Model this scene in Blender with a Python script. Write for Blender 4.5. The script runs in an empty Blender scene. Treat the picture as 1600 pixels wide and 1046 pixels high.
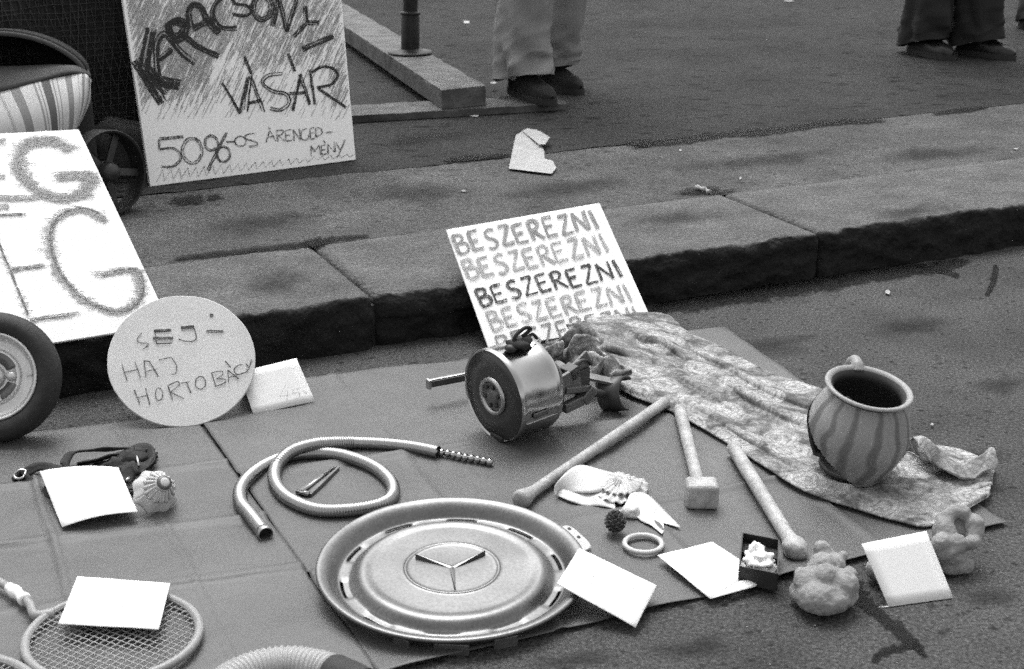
import bpy, bmesh, math, random
from mathutils import Vector, Matrix, noise
random.seed(7)
R = math.radians
S = bpy.context.scene
COL = S.collection

# ------------------------------------------------------------------ camera
CAM_H, PITCH, FPX = 1.05, R(19.7), 2222.0
cam = bpy.data.cameras.new('camera')
cam.sensor_width = 36.0; cam.lens = FPX / 1600 * 36.0
cam.clip_start = 0.05; cam.clip_end = 1000
cam.dof.use_dof = True; cam.dof.focus_distance = 2.75; cam.dof.aperture_fstop = 10
cam_o = bpy.data.objects.new('camera', cam); COL.objects.link(cam_o)
cam_o.location = (0, 0, CAM_H); cam_o.rotation_euler = (R(90) - PITCH, 0, 0)
S.camera = cam_o

# ------------------------------------------------------------------ sky and sun
SUN_EL, SUN_AZ = R(64), R(-12)          # azimuth clockwise from +Y: behind and to the left
W = bpy.data.worlds.new('World'); S.world = W; W.use_nodes = True
wn = W.node_tree; wn.nodes.clear()
sky = wn.nodes.new('ShaderNodeTexSky'); sky.sky_type = 'NISHITA'; sky.sun_disc = False
sky.sun_elevation = SUN_EL; sky.sun_rotation = SUN_AZ; sky.dust_density = 4; sky.air_density = 1.5
bw = wn.nodes.new('ShaderNodeRGBToBW'); bg = wn.nodes.new('ShaderNodeBackground'); wo = wn.nodes.new('ShaderNodeOutputWorld')
bg.inputs[1].default_value = 0.15
wn.links.new(sky.outputs[0], bw.inputs[0]); wn.links.new(bw.outputs[0], bg.inputs[0]); wn.links.new(bg.outputs[0], wo.inputs[0])
sun = bpy.data.lights.new('sun', 'SUN'); sun.energy = 1.15; sun.angle = R(32); sun.color = (1, 1, 1)
sun_o = bpy.data.objects.new('sun', sun); COL.objects.link(sun_o)
sd = Vector((math.sin(SUN_AZ) * math.cos(SUN_EL), math.cos(SUN_AZ) * math.cos(SUN_EL), math.sin(SUN_EL)))
sun_o.rotation_euler = (-sd).to_track_quat('-Z', 'Y').to_euler(); sun_o.location = sd * 20
vs = S.view_settings; vs.view_transform = 'Standard'; vs.look = 'None'; vs.exposure = 1.04; vs.gamma = 1
S.cycles.transparent_max_bounces = 48; S.cycles.use_denoising = False
S.cycles.max_bounces = 8
S.cycles.use_adaptive_sampling = True; S.cycles.adaptive_threshold = 0.16; S.cycles.adaptive_min_samples = 20

# ------------------------------------------------------------------ pixel -> place
CR = Vector((1, 0, 0)); CU = Vector((0, math.sin(PITCH), math.cos(PITCH))); CF = Vector((0, math.cos(PITCH), -math.sin(PITCH)))
CP = Vector((0, 0, CAM_H))
def ray(x, y): return CR * ((x - 800) / FPX) - CU * ((y - 523) / FPX) + CF
def P(x, y, z=0.0):
    d = ray(x, y); return CP + d * ((z - CAM_H) / d.z)
def onp(x, y, p0, n):
    d = ray(x, y); return CP + d * ((p0 - CP).dot(n) / d.dot(n))
def atY(x, y, Y):
    d = ray(x, y); return CP + d * (Y / d.y)
UP = Vector((0, 0, 1))
KE = Vector((math.cos(R(25.4)), math.sin(R(25.4)), 0)); KN = Vector((-KE.y, KE.x, 0)); KO = Vector((-0.286, 2.844, 0))
KH = 0.115
def K(s, n, z=0.0): return KO + KE * s + KN * n + UP * z

# ------------------------------------------------------------------ materials
def mat(name, v, rough=0.75, metal=0.0, var=0.2, scale=6, fine=0.12, fscale=260, bump=0.0, bscale=150, spec=0.4, coat=0):
    m = bpy.data.materials.new(name); m.use_nodes = True; t = m.node_tree; n = t.nodes; l = t.links
    b = n['Principled BSDF']; b.inputs['Roughness'].default_value = rough; b.inputs['Metallic'].default_value = metal
    b.inputs['Specular IOR Level'].default_value = spec
    tc = n.new('ShaderNodeTexCoord')
    a = n.new('ShaderNodeTexNoise'); a.inputs['Scale'].default_value = scale; a.inputs['Detail'].default_value = 5
    f = n.new('ShaderNodeTexNoise'); f.inputs['Scale'].default_value = fscale; f.inputs['Detail'].default_value = 2
    l.new(tc.outputs['Object'], a.inputs['Vector']); l.new(tc.outputs['Object'], f.inputs['Vector'])
    m1 = n.new('ShaderNodeMapRange'); m1.inputs[1].default_value = .25; m1.inputs[2].default_value = .75
    m1.inputs[3].default_value = v * (1 - var); m1.inputs[4].default_value = v * (1 + var)
    m2 = n.new('ShaderNodeMapRange'); m2.inputs[1].default_value = .2; m2.inputs[2].default_value = .8
    m2.inputs[3].default_value = 1 - fine; m2.inputs[4].default_value = 1 + fine
    mu = n.new('ShaderNodeMath'); mu.operation = 'MULTIPLY'; mu.name = 'value'
    l.new(a.outputs[0], m1.inputs[0]); l.new(f.outputs[0], m2.inputs[0]); l.new(m1.outputs[0], mu.inputs[0]); l.new(m2.outputs[0], mu.inputs[1])
    l.new(mu.outputs[0], b.inputs['Base Color'])
    if bump:
        bn = n.new('ShaderNodeTexNoise'); bn.inputs['Scale'].default_value = bscale; bn.inputs['Detail'].default_value = 6
        l.new(tc.outputs['Object'], bn.inputs['Vector'])
        bp = n.new('ShaderNodeBump'); bp.inputs['Strength'].default_value = bump; bp.inputs['Distance'].default_value = .01; bp.name = 'bump'
        l.new(bn.outputs[0], bp.inputs['Height']); l.new(bp.outputs[0], b.inputs['Normal'])
    return m
def rework(m, fn):
    t = m.node_tree; b = t.nodes['Principled BSDF']; fn(t, t.nodes, t.links, t.nodes['value'].outputs[0], b)
    return m
def mult(t, a, b_):
    q = t.nodes.new('ShaderNodeMath'); q.operation = 'MULTIPLY'; t.links.new(a, q.inputs[0])
    if isinstance(b_, (int, float)): q.inputs[1].default_value = b_
    else: t.links.new(b_, q.inputs[1])
    return q.outputs[0]
def mrange(t, a, f0, f1, t0, t1):
    q = t.nodes.new('ShaderNodeMapRange'); q.inputs[1].default_value = f0; q.inputs[2].default_value = f1
    q.inputs[3].default_value = t0; q.inputs[4].default_value = t1; t.links.new(a, q.inputs[0]); return q.outputs[0]
def pits(m, sc, size, dark, amount=.6, stretch=(1, 1, 1)):          # dark pits and pale grit of asphalt
    def fn(t, n, l, val, b):
        tc = n.new('ShaderNodeTexCoord'); mp = n.new('ShaderNodeMapping'); mp.inputs['Scale'].default_value = stretch
        l.new(tc.outputs['Object'], mp.inputs[0])
        v = n.new('ShaderNodeTexVoronoi'); v.inputs['Scale'].default_value = sc; l.new(mp.outputs[0], v.inputs['Vector'])
        nz = n.new('ShaderNodeTexNoise'); nz.inputs['Scale'].default_value = sc * .35; l.new(tc.outputs['Object'], nz.inputs['Vector'])
        thr = mrange(t, nz.outputs[0], .4, .7, size * .2, size)
        cmp_ = n.new('ShaderNodeMath'); cmp_.operation = 'SUBTRACT'; l.new(v.outputs['Distance'], cmp_.inputs[0]); l.new(thr, cmp_.inputs[1])
        k = mrange(t, cmp_.outputs[0], -.04, .16, dark, 1)
        g = n.new('ShaderNodeTexNoise'); g.inputs['Scale'].default_value = 210; g.inputs['Detail'].default_value = 1; l.new(tc.outputs['Object'], g.inputs['Vector'])
        k2 = mrange(t, g.outputs[0], .32, .72, .62, 1.5)
        l.new(mult(t, mult(t, val, k), k2), b.inputs['Base Color'])
    return rework(m, fn)

M = {}
M['road'] = pits(mat('road asphalt', .055, .85, var=.38, scale=4, fine=.42, fscale=150, bump=.7, bscale=120, spec=.15), 42, .24, .42)
M['pave'] = pits(mat('pavement mastic', .069, .85, var=.38, scale=5, fine=.42, fscale=130, bump=.7, bscale=110, spec=.15), 36, .26, .45, stretch=(.6, 1, 1))
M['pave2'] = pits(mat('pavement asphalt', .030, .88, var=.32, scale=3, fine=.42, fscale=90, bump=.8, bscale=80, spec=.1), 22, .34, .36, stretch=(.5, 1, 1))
M['sheet'] = mat('wrapping paper', .080, .55, var=.18, scale=5, fine=.16, fscale=300, bump=.35, bscale=9)
M['white'] = mat('white card', .74, .7, var=.02, fine=.02)
M['board'] = mat('white board', .85, .65, var=.03, fine=.03, scale=9)
M['disc'] = mat('grey white disc', .50, .7, var=.07, scale=12, fine=.06, bump=.05, bscale=40)
M['boardedge'] = mat('dark board', .05, .8)
M['black'] = mat('black', .015, .5, var=.3)
M['rubber'] = mat('rubber', .022, .75, var=.35, scale=14, fine=.3, fscale=90, bump=.08, bscale=120)
M['alu'] = mat('dull aluminium', .42, .38, 1.0, var=.14, scale=16, fine=.08)
M['chrome'] = mat('worn chrome', .40, .2, 1.0, var=.1, scale=20, fine=.05)
M['hub'] = mat('brushed steel cover', .155, .42, 1.0, var=.14, scale=14, fine=.22, fscale=260)
M['hose'] = mat('metal hose', .30, .38, 1.0, var=.08, fine=.05)
M['rimpaint'] = mat('worn rim paint', .58, .35, .55, var=.15, scale=18, fine=.1)
M['pipe'] = mat('ribbed plastic', .30, .5, var=.1)
M['darkmetal'] = mat('dark metal', .05, .45, .4, var=.4, scale=25)
M['midmetal'] = mat('grey metal', .13, .5, .6, var=.35, scale=25)
M['face'] = mat('dark lacquer face', .028, .3, 0, var=.5, scale=14, spec=.5)
M['wood'] = mat('pale wood', .31, .5, var=.32, scale=34, fine=.22, fscale=160, bump=.15, bscale=120)
M['bone'] = mat('fired clay', .235, .9, var=.18, scale=22, fine=.15, fscale=160, bump=.4, bscale=90)
M['beam'] = mat('old timber', .085, .85, var=.6, scale=14, fine=.25, fscale=120, bump=.3, bscale=60)
M['plank'] = mat('old plank', .065, .85, var=.6, scale=14, fine=.25, fscale=120, bump=.3, bscale=60)
M['iron'] = mat('black iron', .018, .55, .2, var=.4, scale=30, bump=.1)
M['trouser'] = mat('grey trouser cloth', .20, .9, var=.06, fine=.1, fscale=500, bump=.03, bscale=300)
M['trouser2'] = mat('dark trouser cloth', .017, .9, var=.1, fine=.1, fscale=500)
M['coat'] = mat('dark coat', .05, .9)
M['skin'] = mat('skin', .45, .6, var=.05)
M['suede'] = mat('dark suede', .011, .9, var=.5, scale=30, fine=.3, fscale=150)
M['leather'] = mat('black leather', .010, .35, var=.3)
M['sole'] = mat('shoe sole', .022, .7)
M['strap'] = mat('dark strap leather', .011, .75, var=.5, scale=30, bump=.2, bscale=80)
M['plastic'] = mat('white plastic', .45, .4, var=.05, fine=.03)
M['ribbon'] = mat('white satin', .47, .45, var=.06, scale=40, fine=.04)
M['cone'] = mat('pine cone', .045, .8, var=.5, scale=90)
M['racket'] = mat('racket frame', .24, .45, var=.1, scale=20)
M['string'] = mat('racket strings', .26, .5)
M['bag'] = mat('dark bag cloth', .012, .8, var=.3)
M['lip'] = mat('grey felt', .065, .95, var=.12, scale=25, fine=.15)
M['pile'] = mat('dark sacking', .016, .95, var=.6, scale=7, fine=.5, fscale=40)
M['net'] = mat('net twine', .055, .9, var=.5, scale=4)
M['paperlit'] = mat('litter paper', .31, .8, var=.18, scale=30, fine=.08)
M['stain'] = mat('wet stain and shade', .012, .7, var=.35, scale=25, fine=.3, spec=.06)
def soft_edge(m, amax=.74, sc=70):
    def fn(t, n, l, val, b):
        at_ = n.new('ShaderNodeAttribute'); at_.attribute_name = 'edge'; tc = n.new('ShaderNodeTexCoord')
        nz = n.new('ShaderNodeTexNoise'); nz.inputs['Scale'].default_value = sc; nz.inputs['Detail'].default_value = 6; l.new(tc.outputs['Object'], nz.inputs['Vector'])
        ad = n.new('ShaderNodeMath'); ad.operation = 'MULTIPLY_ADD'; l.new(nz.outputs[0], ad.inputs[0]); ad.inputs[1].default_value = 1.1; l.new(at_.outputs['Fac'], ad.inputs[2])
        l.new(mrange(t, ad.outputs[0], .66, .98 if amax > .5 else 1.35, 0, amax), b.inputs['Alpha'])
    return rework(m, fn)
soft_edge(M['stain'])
M['faintstain'] = mat('faint old stain', .018, .8, var=.3, scale=20, fine=.3, spec=.06); soft_edge(M['faintstain'], .42, 16)
def edge_attr(o, vals):
    a = o.data.attributes.new('edge', 'FLOAT', 'POINT'); a.data.foreach_set('value', vals); return o

def crayon_mat(name, v, cover, sc=900):
    m = bpy.data.materials.new(name); m.use_nodes = True; t = m.node_tree; n = t.nodes; l = t.links
    b = n['Principled BSDF']; b.inputs['Base Color'].default_value = (v, v, v, 1); b.inputs['Roughness'].default_value = .8
    tc = n.new('ShaderNodeTexCoord'); a = n.new('ShaderNodeTexNoise'); a.inputs['Scale'].default_value = sc; a.inputs['Detail'].default_value = 1.5
    a2 = n.new('ShaderNodeTexNoise'); a2.inputs['Scale'].default_value = sc * .12
    l.new(tc.outputs['Object'], a.inputs['Vector']); l.new(tc.outputs['Object'], a2.inputs['Vector'])
    ad = n.new('ShaderNodeMath'); ad.operation = 'MULTIPLY_ADD'; l.new(a2.outputs[0], ad.inputs[0]); ad.inputs[1].default_value = .5
    l.new(a.outputs[0], ad.inputs[2])
    al = mrange(t, ad.outputs[0], 1.0 - cover * .5 - .08, 1.0 - cover * .5 + .1, 0, 1)
    l.new(al, b.inputs['Alpha'])
    return m
M['cr_black'] = crayon_mat('black crayon', .022, .70)
M['cr_dark'] = crayon_mat('dark crayon', .06, .62)
M['cr_mid'] = crayon_mat('grey crayon', .30, .64)
M['cr_light'] = crayon_mat('light grey crayon', .42, .62)
M['cr_hatch'] = crayon_mat('hatched crayon', .15, .58)
M['cr_shade'] = crayon_mat('crayon shading', .34, .60)
M['cr_soft'] = crayon_mat('soft grey crayon', .36, .60)
M['marker'] = crayon_mat('marker ink', .06, .95)
M['pencil'] = crayon_mat('faint pencil', .42, .45)

# ------------------------------------------------------------------ builders
def base(o): return o.get('_b') if o else None
WORIG = {}
def empty(name, loc):
    o = bpy.data.objects.new(name, None); COL.objects.link(o); o.location = loc; o.empty_display_size = .05
    WORIG[o.name] = Vector(loc); return o
def obj(name, V, Fc, m, parent=None, loc=None, smooth=True, solid=0, mats=None, fmat=None, solid_off=-1):
    if parent is not None: org = WORIG[parent.name]
    elif loc is not None: org = Vector(loc)
    else:
        org = Vector((sum(v[0] for v in V) / len(V), sum(v[1] for v in V) / len(V), min(v[2] for v in V)))
    me = bpy.data.meshes.new(name); me.from_pydata([tuple(Vector(v) - org) for v in V], [], Fc)
    for mm in (mats or [m]): me.materials.append(M[mm] if isinstance(mm, str) else mm)
    if fmat: me.polygons.foreach_set('material_index', fmat)
    if smooth: me.polygons.foreach_set('use_smooth', [True] * len(me.polygons))
    me.validate(); me.update()
    o = bpy.data.objects.new(name, me); COL.objects.link(o)
    if parent is not None: o.parent = parent
    else: o.location = org
    WORIG[o.name] = org
    if smooth == 'auto':
        md = o.modifiers.new('e', 'EDGE_SPLIT'); md.split_angle = R(38)
    if solid:
        md = o.modifiers.new('s', 'SOLIDIFY'); md.thickness = solid; md.offset = solid_off
    return o
def tag(o, label, cat, group=None):
    o['label'] = label; o['category'] = cat
    if group: o['group'] = group
    return o
def thing(name, label, cat, loc, group=None): return tag(empty(name, loc), label, cat, group)
class MB:
    def __init__(s): s.V = []; s.F = []
    def add(s, V, Fc):
        b = len(s.V); s.V += [Vector(v) for v in V]; s.F += [tuple(i + b for i in f) for f in Fc]; return s
    def box(s, c, ax, ay, az):          # centre, half vectors
        c = Vector(c); V = [c + ax * i + ay * j + az * k for i in (-1, 1) for j in (-1, 1) for k in (-1, 1)]
        return s.add(V, [(0, 1, 3, 2), (4, 6, 7, 5), (0, 4, 5, 1), (2, 3, 7, 6), (0, 2, 6, 4), (1, 5, 7, 3)])
    def tube(s, path, rad, seg=12, cap=True, up=None):
        path = [Vector(p) for p in path]; n = len(path); rad = rad if isinstance(rad, (list, tuple)) else [rad] * n
        t0 = (path[1] - path[0]).normalized(); nr = t0.orthogonal().normalized() if up is None else (up - t0 * up.dot(t0)).normalized()
        V = []
        for i in range(n):
            t = (path[min(i + 1, n - 1)] - path[max(i - 1, 0)]).normalized()
            nr = (nr - t * nr.dot(t)).normalized(); bn = t.cross(nr)
            for k in range(seg):
                a = 2 * math.pi * k / seg; V.append(path[i] + (nr * math.cos(a) + bn * math.sin(a)) * rad[i])
        Fc = [(i * seg + k, i * seg + (k + 1) % seg, (i + 1) * seg + (k + 1) % seg, (i + 1) * seg + k) for i in range(n - 1) for k in range(seg)]
        if cap: Fc += [tuple(range(seg - 1, -1, -1)), tuple((n - 1) * seg + k for k in range(seg))]
        return s.add(V, Fc)
    def lathe(s, prof, c, ax, seg=48, cut=None, ref=None):   # prof: (radius, height) along axis
        c = Vector(c); ax = Vector(ax).normalized(); u = (ref - ax * ref.dot(ax)).normalized() if ref else ax.orthogonal().normalized(); v = ax.cross(u)
        V = []
        for r, h in prof:
            for k in range(seg):
                a = 2 * math.pi * k / seg; V.append(c + ax * h + (u * math.cos(a) + v * math.sin(a)) * max(r, 1e-5))
        Fc = []
        for i in range(len(prof) - 1):
            for k in range(seg):
                if cut and cut((prof[i][0] + prof[i + 1][0]) / 2, (prof[i][1] + prof[i + 1][1]) / 2, 2 * math.pi * (k + .5) / seg): continue
                Fc.append((i * seg + k, i * seg + (k + 1) % seg, (i + 1) * seg + (k + 1) % seg, (i + 1) * seg + k))
        return s.add(V, Fc)
    def ball(s, c, r, sub=2, sc=(1, 1, 1), nz=0, nf=1, seed=0):
        bm = bmesh.new(); bmesh.ops.create_icosphere(bm, subdivisions=sub, radius=1)
        V = []
        for v in bm.verts:
            d = v.co.copy(); k = 1 + (nz * noise.noise(d * nf + Vector((seed, seed * 2.1, 3))) if nz else 0)
            V.append(Vector(c) + Vector((d.x * sc[0], d.y * sc[1], d.z * sc[2])) * r * k)
        Fc = [tuple(v.index for v in f.verts) for f in bm.faces]; bm.free()
        return s.add(V, Fc)
    def grid(s, fn, nu, nv):
        V = [fn(i / nu, j / nv) for j in range(nv + 1) for i in range(nu + 1)]
        return s.add(V, [(j * (nu + 1) + i, j * (nu + 1) + i + 1, (j + 1) * (nu + 1) + i + 1, (j + 1) * (nu + 1) + i) for j in range(nv) for i in range(nu)])
    def build(s, name, m, parent=None, **k): return obj(name, s.V, s.F, m, parent, **k)
def catmull(pts, per=8, closed=False):
    pts = [Vector(p) for p in pts]; n = len(pts); out = []
    rng = range(n) if closed else range(n - 1)
    for i in rng:
        g = (lambda k: pts[k % n]) if closed else (lambda k: pts[max(0, min(n - 1, k))])
        a, b, c, d = g(i - 1), g(i), g(i + 1), g(i + 2)
        for j in range(per):
            t = j / per
            out.append(.5 * ((2 * b) + (c - a) * t + (2 * a - 5 * b + 4 * c - d) * t * t + (3 * b - a - 3 * c + d) * t ** 3))
    out.append(pts[0].copy() if closed else pts[-1].copy()); return out
def bil(c4, u, v):      # TL, TR, BR, BL
    a = c4[0].lerp(c4[1], u); b = c4[3].lerp(c4[2], u); return a.lerp(b, v)
def bevel(o, w, seg=2):
    md = o.modifiers.new('b', 'BEVEL'); md.width = w; md.segments = seg; md.limit_method = 'ANGLE'; return o
def remesh(o, vox, sm=4, disp=0, dscale=.03):
    md = o.modifiers.new('r', 'REMESH'); md.mode = 'VOXEL'; md.voxel_size = vox; md.use_smooth_shade = True
    ms = o.modifiers.new('sm', 'SMOOTH'); ms.iterations = sm; ms.factor = .5
    if disp:
        tx = bpy.data.textures.new(o.name + 'lumps', 'CLOUDS'); tx.noise_scale = dscale; tx.noise_depth = 3
        d = o.modifiers.new('d', 'DISPLACE'); d.texture = tx; d.strength = disp; d.mid_level = .5
    return o

# ---- lettering: jittered crayon ribbons laid on a board's plane (points given in photo pixels)
def resample(pts, step):
    out = [pts[0]]; acc = 0
    for a, b in zip(pts[:-1], pts[1:]):
        L = (b - a).length
        if L < 1e-6: continue
        k = max(1, int(L / step))
        out += [a.lerp(b, (i + 1) / k) for i in range(k)]
    return out
def ell(cx, cy, rx, ry, rot=0, a0=0, a1=360, n=20):
    return [(cx + rx * math.cos(R(a0 + (a1 - a0) * i / n)) * math.cos(R(rot)) - ry * math.sin(R(a0 + (a1 - a0) * i / n)) * math.sin(R(rot)),
             cy + rx * math.cos(R(a0 + (a1 - a0) * i / n)) * math.sin(R(rot)) + ry * math.sin(R(a0 + (a1 - a0) * i / n)) * math.cos(R(rot))) for i in range(n + 1)]
LIFT = {'crayon_hatching': .0005, 'lettering': .0016, 'handwriting': .0008}
def writing(name, parent, polys, p0, n, m, w=4, nl=4, lw=.8, jit=.6, conv=None, clip=None, lift=.0006):
    if name == 'lettering' and 1 < len(polys) <= 5:
        return [writing(name, parent, [q], p0, n, m, w, nl, lw, jit, conv, clip) for q in polys]
    mb = MB(); lev = 0
    for pts in polys:
        sm = len(pts) > 3
        q = [Vector((conv(*p) if conv else p)).to_3d() for p in pts]
        if sm: q = catmull(q, 6)
        q = resample(q, 3.0)
        if len(q) < 2: continue
        for k in range(nl):
            off0 = random.uniform(-.5, .5) * w if nl > 1 else 0
            sd_ = random.random() * 50; L = []; Rr = []
            i0 = 0 if random.random() < .6 else int(len(q) * random.uniform(0, .12)); i1 = len(q) - (0 if random.random() < .6 else int(len(q) * random.uniform(0, .12)))
            lev = (lev + 7) % 40; hh = LIFT[name] + lev * 2.2e-5
            for i in range(i0, i1):
                t = (q[min(i + 1, len(q) - 1)] - q[max(i - 1, 0)]); t = t.normalized() if t.length > 1e-9 else Vector((1, 0, 0))
                nn = Vector((-t.y, t.x, 0)); o = off0 + jit * noise.noise(Vector((i * .16, sd_, 0))) * 2
                ww = lw * (.75 + .5 * noise.noise(Vector((i * .3, sd_, 5))))
                c = q[i] + nn * o
                a, b = c + nn * ww, c - nn * ww
                if clip and not clip(c.x, c.y): continue
                L.append(onp(a.x, a.y, p0, n) + n * hh); Rr.append(onp(b.x, b.y, p0, n) + n * hh)
            if len(L) > 1:
                k_ = len(L); mb.add(L + Rr, [(i, i + 1, k_ + i + 1, k_ + i) for i in range(k_ - 1)])
    return mb.build(name, m, parent, smooth=False)

# ================================================================== SETTING
def sheet_grid(fn, nu, nv): return MB().grid(fn, nu, nv)
g = 220
o = obj('road', [(-g, -g, 0), (g, -g, 0), (g, g, 0), (-g, g, 0)], [(0, 1, 2, 3)], 'road', loc=(0, 0, 0), smooth=False); o['kind'] = 'structure'; road = o
# trickles of spilled water on the asphalt, and one strip of painted contact shade
def stain_shade_strip(pts, ws, z=.0014, par=None):
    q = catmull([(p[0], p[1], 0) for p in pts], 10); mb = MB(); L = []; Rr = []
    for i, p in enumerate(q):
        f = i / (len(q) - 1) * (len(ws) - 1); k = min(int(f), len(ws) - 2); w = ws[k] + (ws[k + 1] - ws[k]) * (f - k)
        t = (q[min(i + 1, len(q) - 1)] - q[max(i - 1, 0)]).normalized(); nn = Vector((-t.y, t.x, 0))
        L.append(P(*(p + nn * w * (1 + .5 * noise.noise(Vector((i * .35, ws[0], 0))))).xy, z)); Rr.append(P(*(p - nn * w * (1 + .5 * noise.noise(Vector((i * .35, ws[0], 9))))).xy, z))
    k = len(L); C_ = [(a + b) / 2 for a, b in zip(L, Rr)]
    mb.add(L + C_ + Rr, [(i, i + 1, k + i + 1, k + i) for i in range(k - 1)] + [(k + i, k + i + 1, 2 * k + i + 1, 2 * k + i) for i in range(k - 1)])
    edge_attr(mb.build('wet_stain_and_shade' if par is None else 'dark_stain', 'stain', par or road, smooth=False), [0.0] * k + [min(1.0, i / 4, (k - 1 - i) / 4) for i in range(k)] + [0.0] * k)
stain_shade_strip([(1332, 905), (1345, 935), (1375, 962), (1410, 990), (1450, 1028)], [14, 17, 12, 14, 6])
stain_shade_strip([(1436, 1006), (1405, 1012), (1378, 1020), (1364, 1036)], [8, 8, 9, 6], .0018)
stain_shade_strip([(1556, 412), (1554, 432), (1548, 450), (1540, 464)], [5, 7, 6, 4])
stain_shade_strip([(1432, 417), (1462, 421), (1484, 427), (1500, 433)], [5, 6, 6, 4])

stain_shade_strip([(1010, 482), (1120, 468), (1230, 450), (1330, 436), (1440, 420), (1520, 408)], [18, 15, 19, 15, 12, 8], .0022)  # contact darkness at the kerb base, painted on as a dirt band
# kerb of broad granite stones, dark weathered faces, soot and shading both in the colour
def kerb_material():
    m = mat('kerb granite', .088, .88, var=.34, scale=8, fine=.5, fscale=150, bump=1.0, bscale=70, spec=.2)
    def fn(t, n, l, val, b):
        at_ = n.new('ShaderNodeAttribute'); at_.attribute_name = 'soot_shade'
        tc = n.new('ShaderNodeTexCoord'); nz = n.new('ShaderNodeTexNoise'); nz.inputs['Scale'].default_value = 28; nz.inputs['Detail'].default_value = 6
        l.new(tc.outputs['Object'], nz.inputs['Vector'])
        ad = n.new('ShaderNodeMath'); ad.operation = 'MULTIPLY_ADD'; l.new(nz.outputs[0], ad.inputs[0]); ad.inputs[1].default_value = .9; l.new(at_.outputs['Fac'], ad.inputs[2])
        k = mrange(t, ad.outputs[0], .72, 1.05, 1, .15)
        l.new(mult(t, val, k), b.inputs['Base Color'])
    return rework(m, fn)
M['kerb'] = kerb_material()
kerb = obj('kerb', *(lambda mb: (mb.V, mb.F))(MB().box(K(.6, .228, .045), KE * 4.0, KN * .205, UP * .045)), 'black', loc=K(0, 0), smooth=False); kerb['kind'] = 'structure'
def kerb_stone(s0, s1, seed):
    L = s1 - s0; D = .43; nu = int(L / .012); prof = []
    prof += [(0.006, -.02 + .095 * i / 12) for i in range(13)]
    rr = .022
    prof += [(rr - rr * math.cos(a) + .004 * (1 - i / 6), KH - rr - .018 + (rr + .018) * math.sin(a)) for i, a in enumerate([R(15 * j) for j in range(1, 7)])]
    prof += [(.03 + (D - .03) * (i / 14) ** 1.2, KH) for i in range(1, 15)]; prof.append((D, -.01))
    V = []; soot_shade = []
    for j, (n_, z_) in enumerate(prof):
        for i in range(nu + 1):
            s = s0 + .004 + (L - .008) * i / nu
            e = min(i, nu - i) * L / nu; er = .012 * max(0, 1 - e / .02) ** 2
            q = Vector((s * 9, z_ * 14, seed)); h1 = noise.fractal(q * 1.6, 1, 2.0, 5); h2 = noise.noise(Vector((s * 2.3, seed, n_ * 2.0)))
            isf = j <= 12; fr = max(0, 1 - max(0, n_ - .01) / .07)
            dn = fr * (.014 * h1 + .006 * h2 + .006 * noise.noise(Vector((s * 55, z_ * 70, seed)))) + er; dz = (-.016 * fr * max(0, noise.noise(Vector((s * 7, seed + 4, 0))) + .5 * noise.noise(Vector((s * 23, seed + 4, 0)))) + .003 * h2 - er * .6) if z_ > .06 else 0
            V.append(K(s, n_ + dn, z_ + dz)); soot_shade.append(1.0 if j <= 15 else (.62 if j == 16 else (.42 if j == 17 else (.25 if j == 18 else .08))))
    w = nu + 1
    Fc = [(j * w + i, j * w + i + 1, (j + 1) * w + i + 1, (j + 1) * w + i) for j in range(len(prof) - 1) for i in range(nu)]
    Fc += [tuple(j * w for j in range(len(prof))), tuple(j * w + nu for j in range(len(prof) - 1, -1, -1))]
    o = obj('kerb_stone', V, Fc, 'kerb', kerb)
    at_ = o.data.attributes.new('soot_shade', 'FLOAT', 'POINT'); at_.data.foreach_set('value', soot_shade)
    return o
for i, (a, b) in enumerate([(-2.35, -1.17), (-1.17, 0), (0, 1.155), (1.155, 2.32), (2.32, 3.5)]): kerb_stone(a, b, i * 7.3 + 1)

# pavement: a mastic strip behind the kerb, a crack, then pitted asphalt
def ragged(s, seed, amp): return amp * (noise.noise(Vector((s * 3, seed, 0))) + .6 * noise.noise(Vector((s * 11, seed, 2))) + .3 * noise.noise(Vector((s * 37, seed, 4))))
PZ = KH - .002
def gapw(s): return max(0.0008, .010 * (noise.noise(Vector((s * 2.2 + 5, 1.7, 0))) + .35 * noise.noise(Vector((s * 17, 3, 0)))) + .003) * (1 if -.5 < s < 4 else .2)
NS = 700; S0, S1 = -14, 18
sv = [-14 + 12 * i / 60 for i in range(60)] + [-2 + 6.5 * i / 600 for i in range(600)] + [4.5 + 13.5 * i / 40 for i in range(41)]
V = []; Fc = []
rows = [lambda s: .434 + max(.0, .008 * noise.noise(Vector((s * 4, 8, 0))) + .005 * noise.noise(Vector((s * 19, 2, 0)))), lambda s: .5, lambda s: .62, lambda s: .76, lambda s: .9, lambda s: 1.0, lambda s: 1.10 + ragged(s, 3, .02) - gapw(s)]
for r in rows:
    for s in sv: V.append(K(s, r(s), PZ + .0025 * noise.noise(Vector((s * 2, r(s) * 3, 0)))))
w = len(sv)
Fc = [(j * w + i, j * w + i + 1, (j + 1) * w + i + 1, (j + 1) * w + i) for j in range(len(rows) - 1) for i in range(w - 1)]
o = obj('pavement', V, Fc, 'pave', loc=K(0, .5, 0)); o['kind'] = 'structure'; pavement = o
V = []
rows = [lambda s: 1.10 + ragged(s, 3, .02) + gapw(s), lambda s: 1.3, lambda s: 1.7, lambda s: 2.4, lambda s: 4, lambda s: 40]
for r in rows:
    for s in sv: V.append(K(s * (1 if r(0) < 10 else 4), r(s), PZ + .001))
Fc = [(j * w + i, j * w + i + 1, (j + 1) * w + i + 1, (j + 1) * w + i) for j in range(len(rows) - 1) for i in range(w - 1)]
obj('asphalt_walk', V, Fc, 'pave2', pavement)
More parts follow.
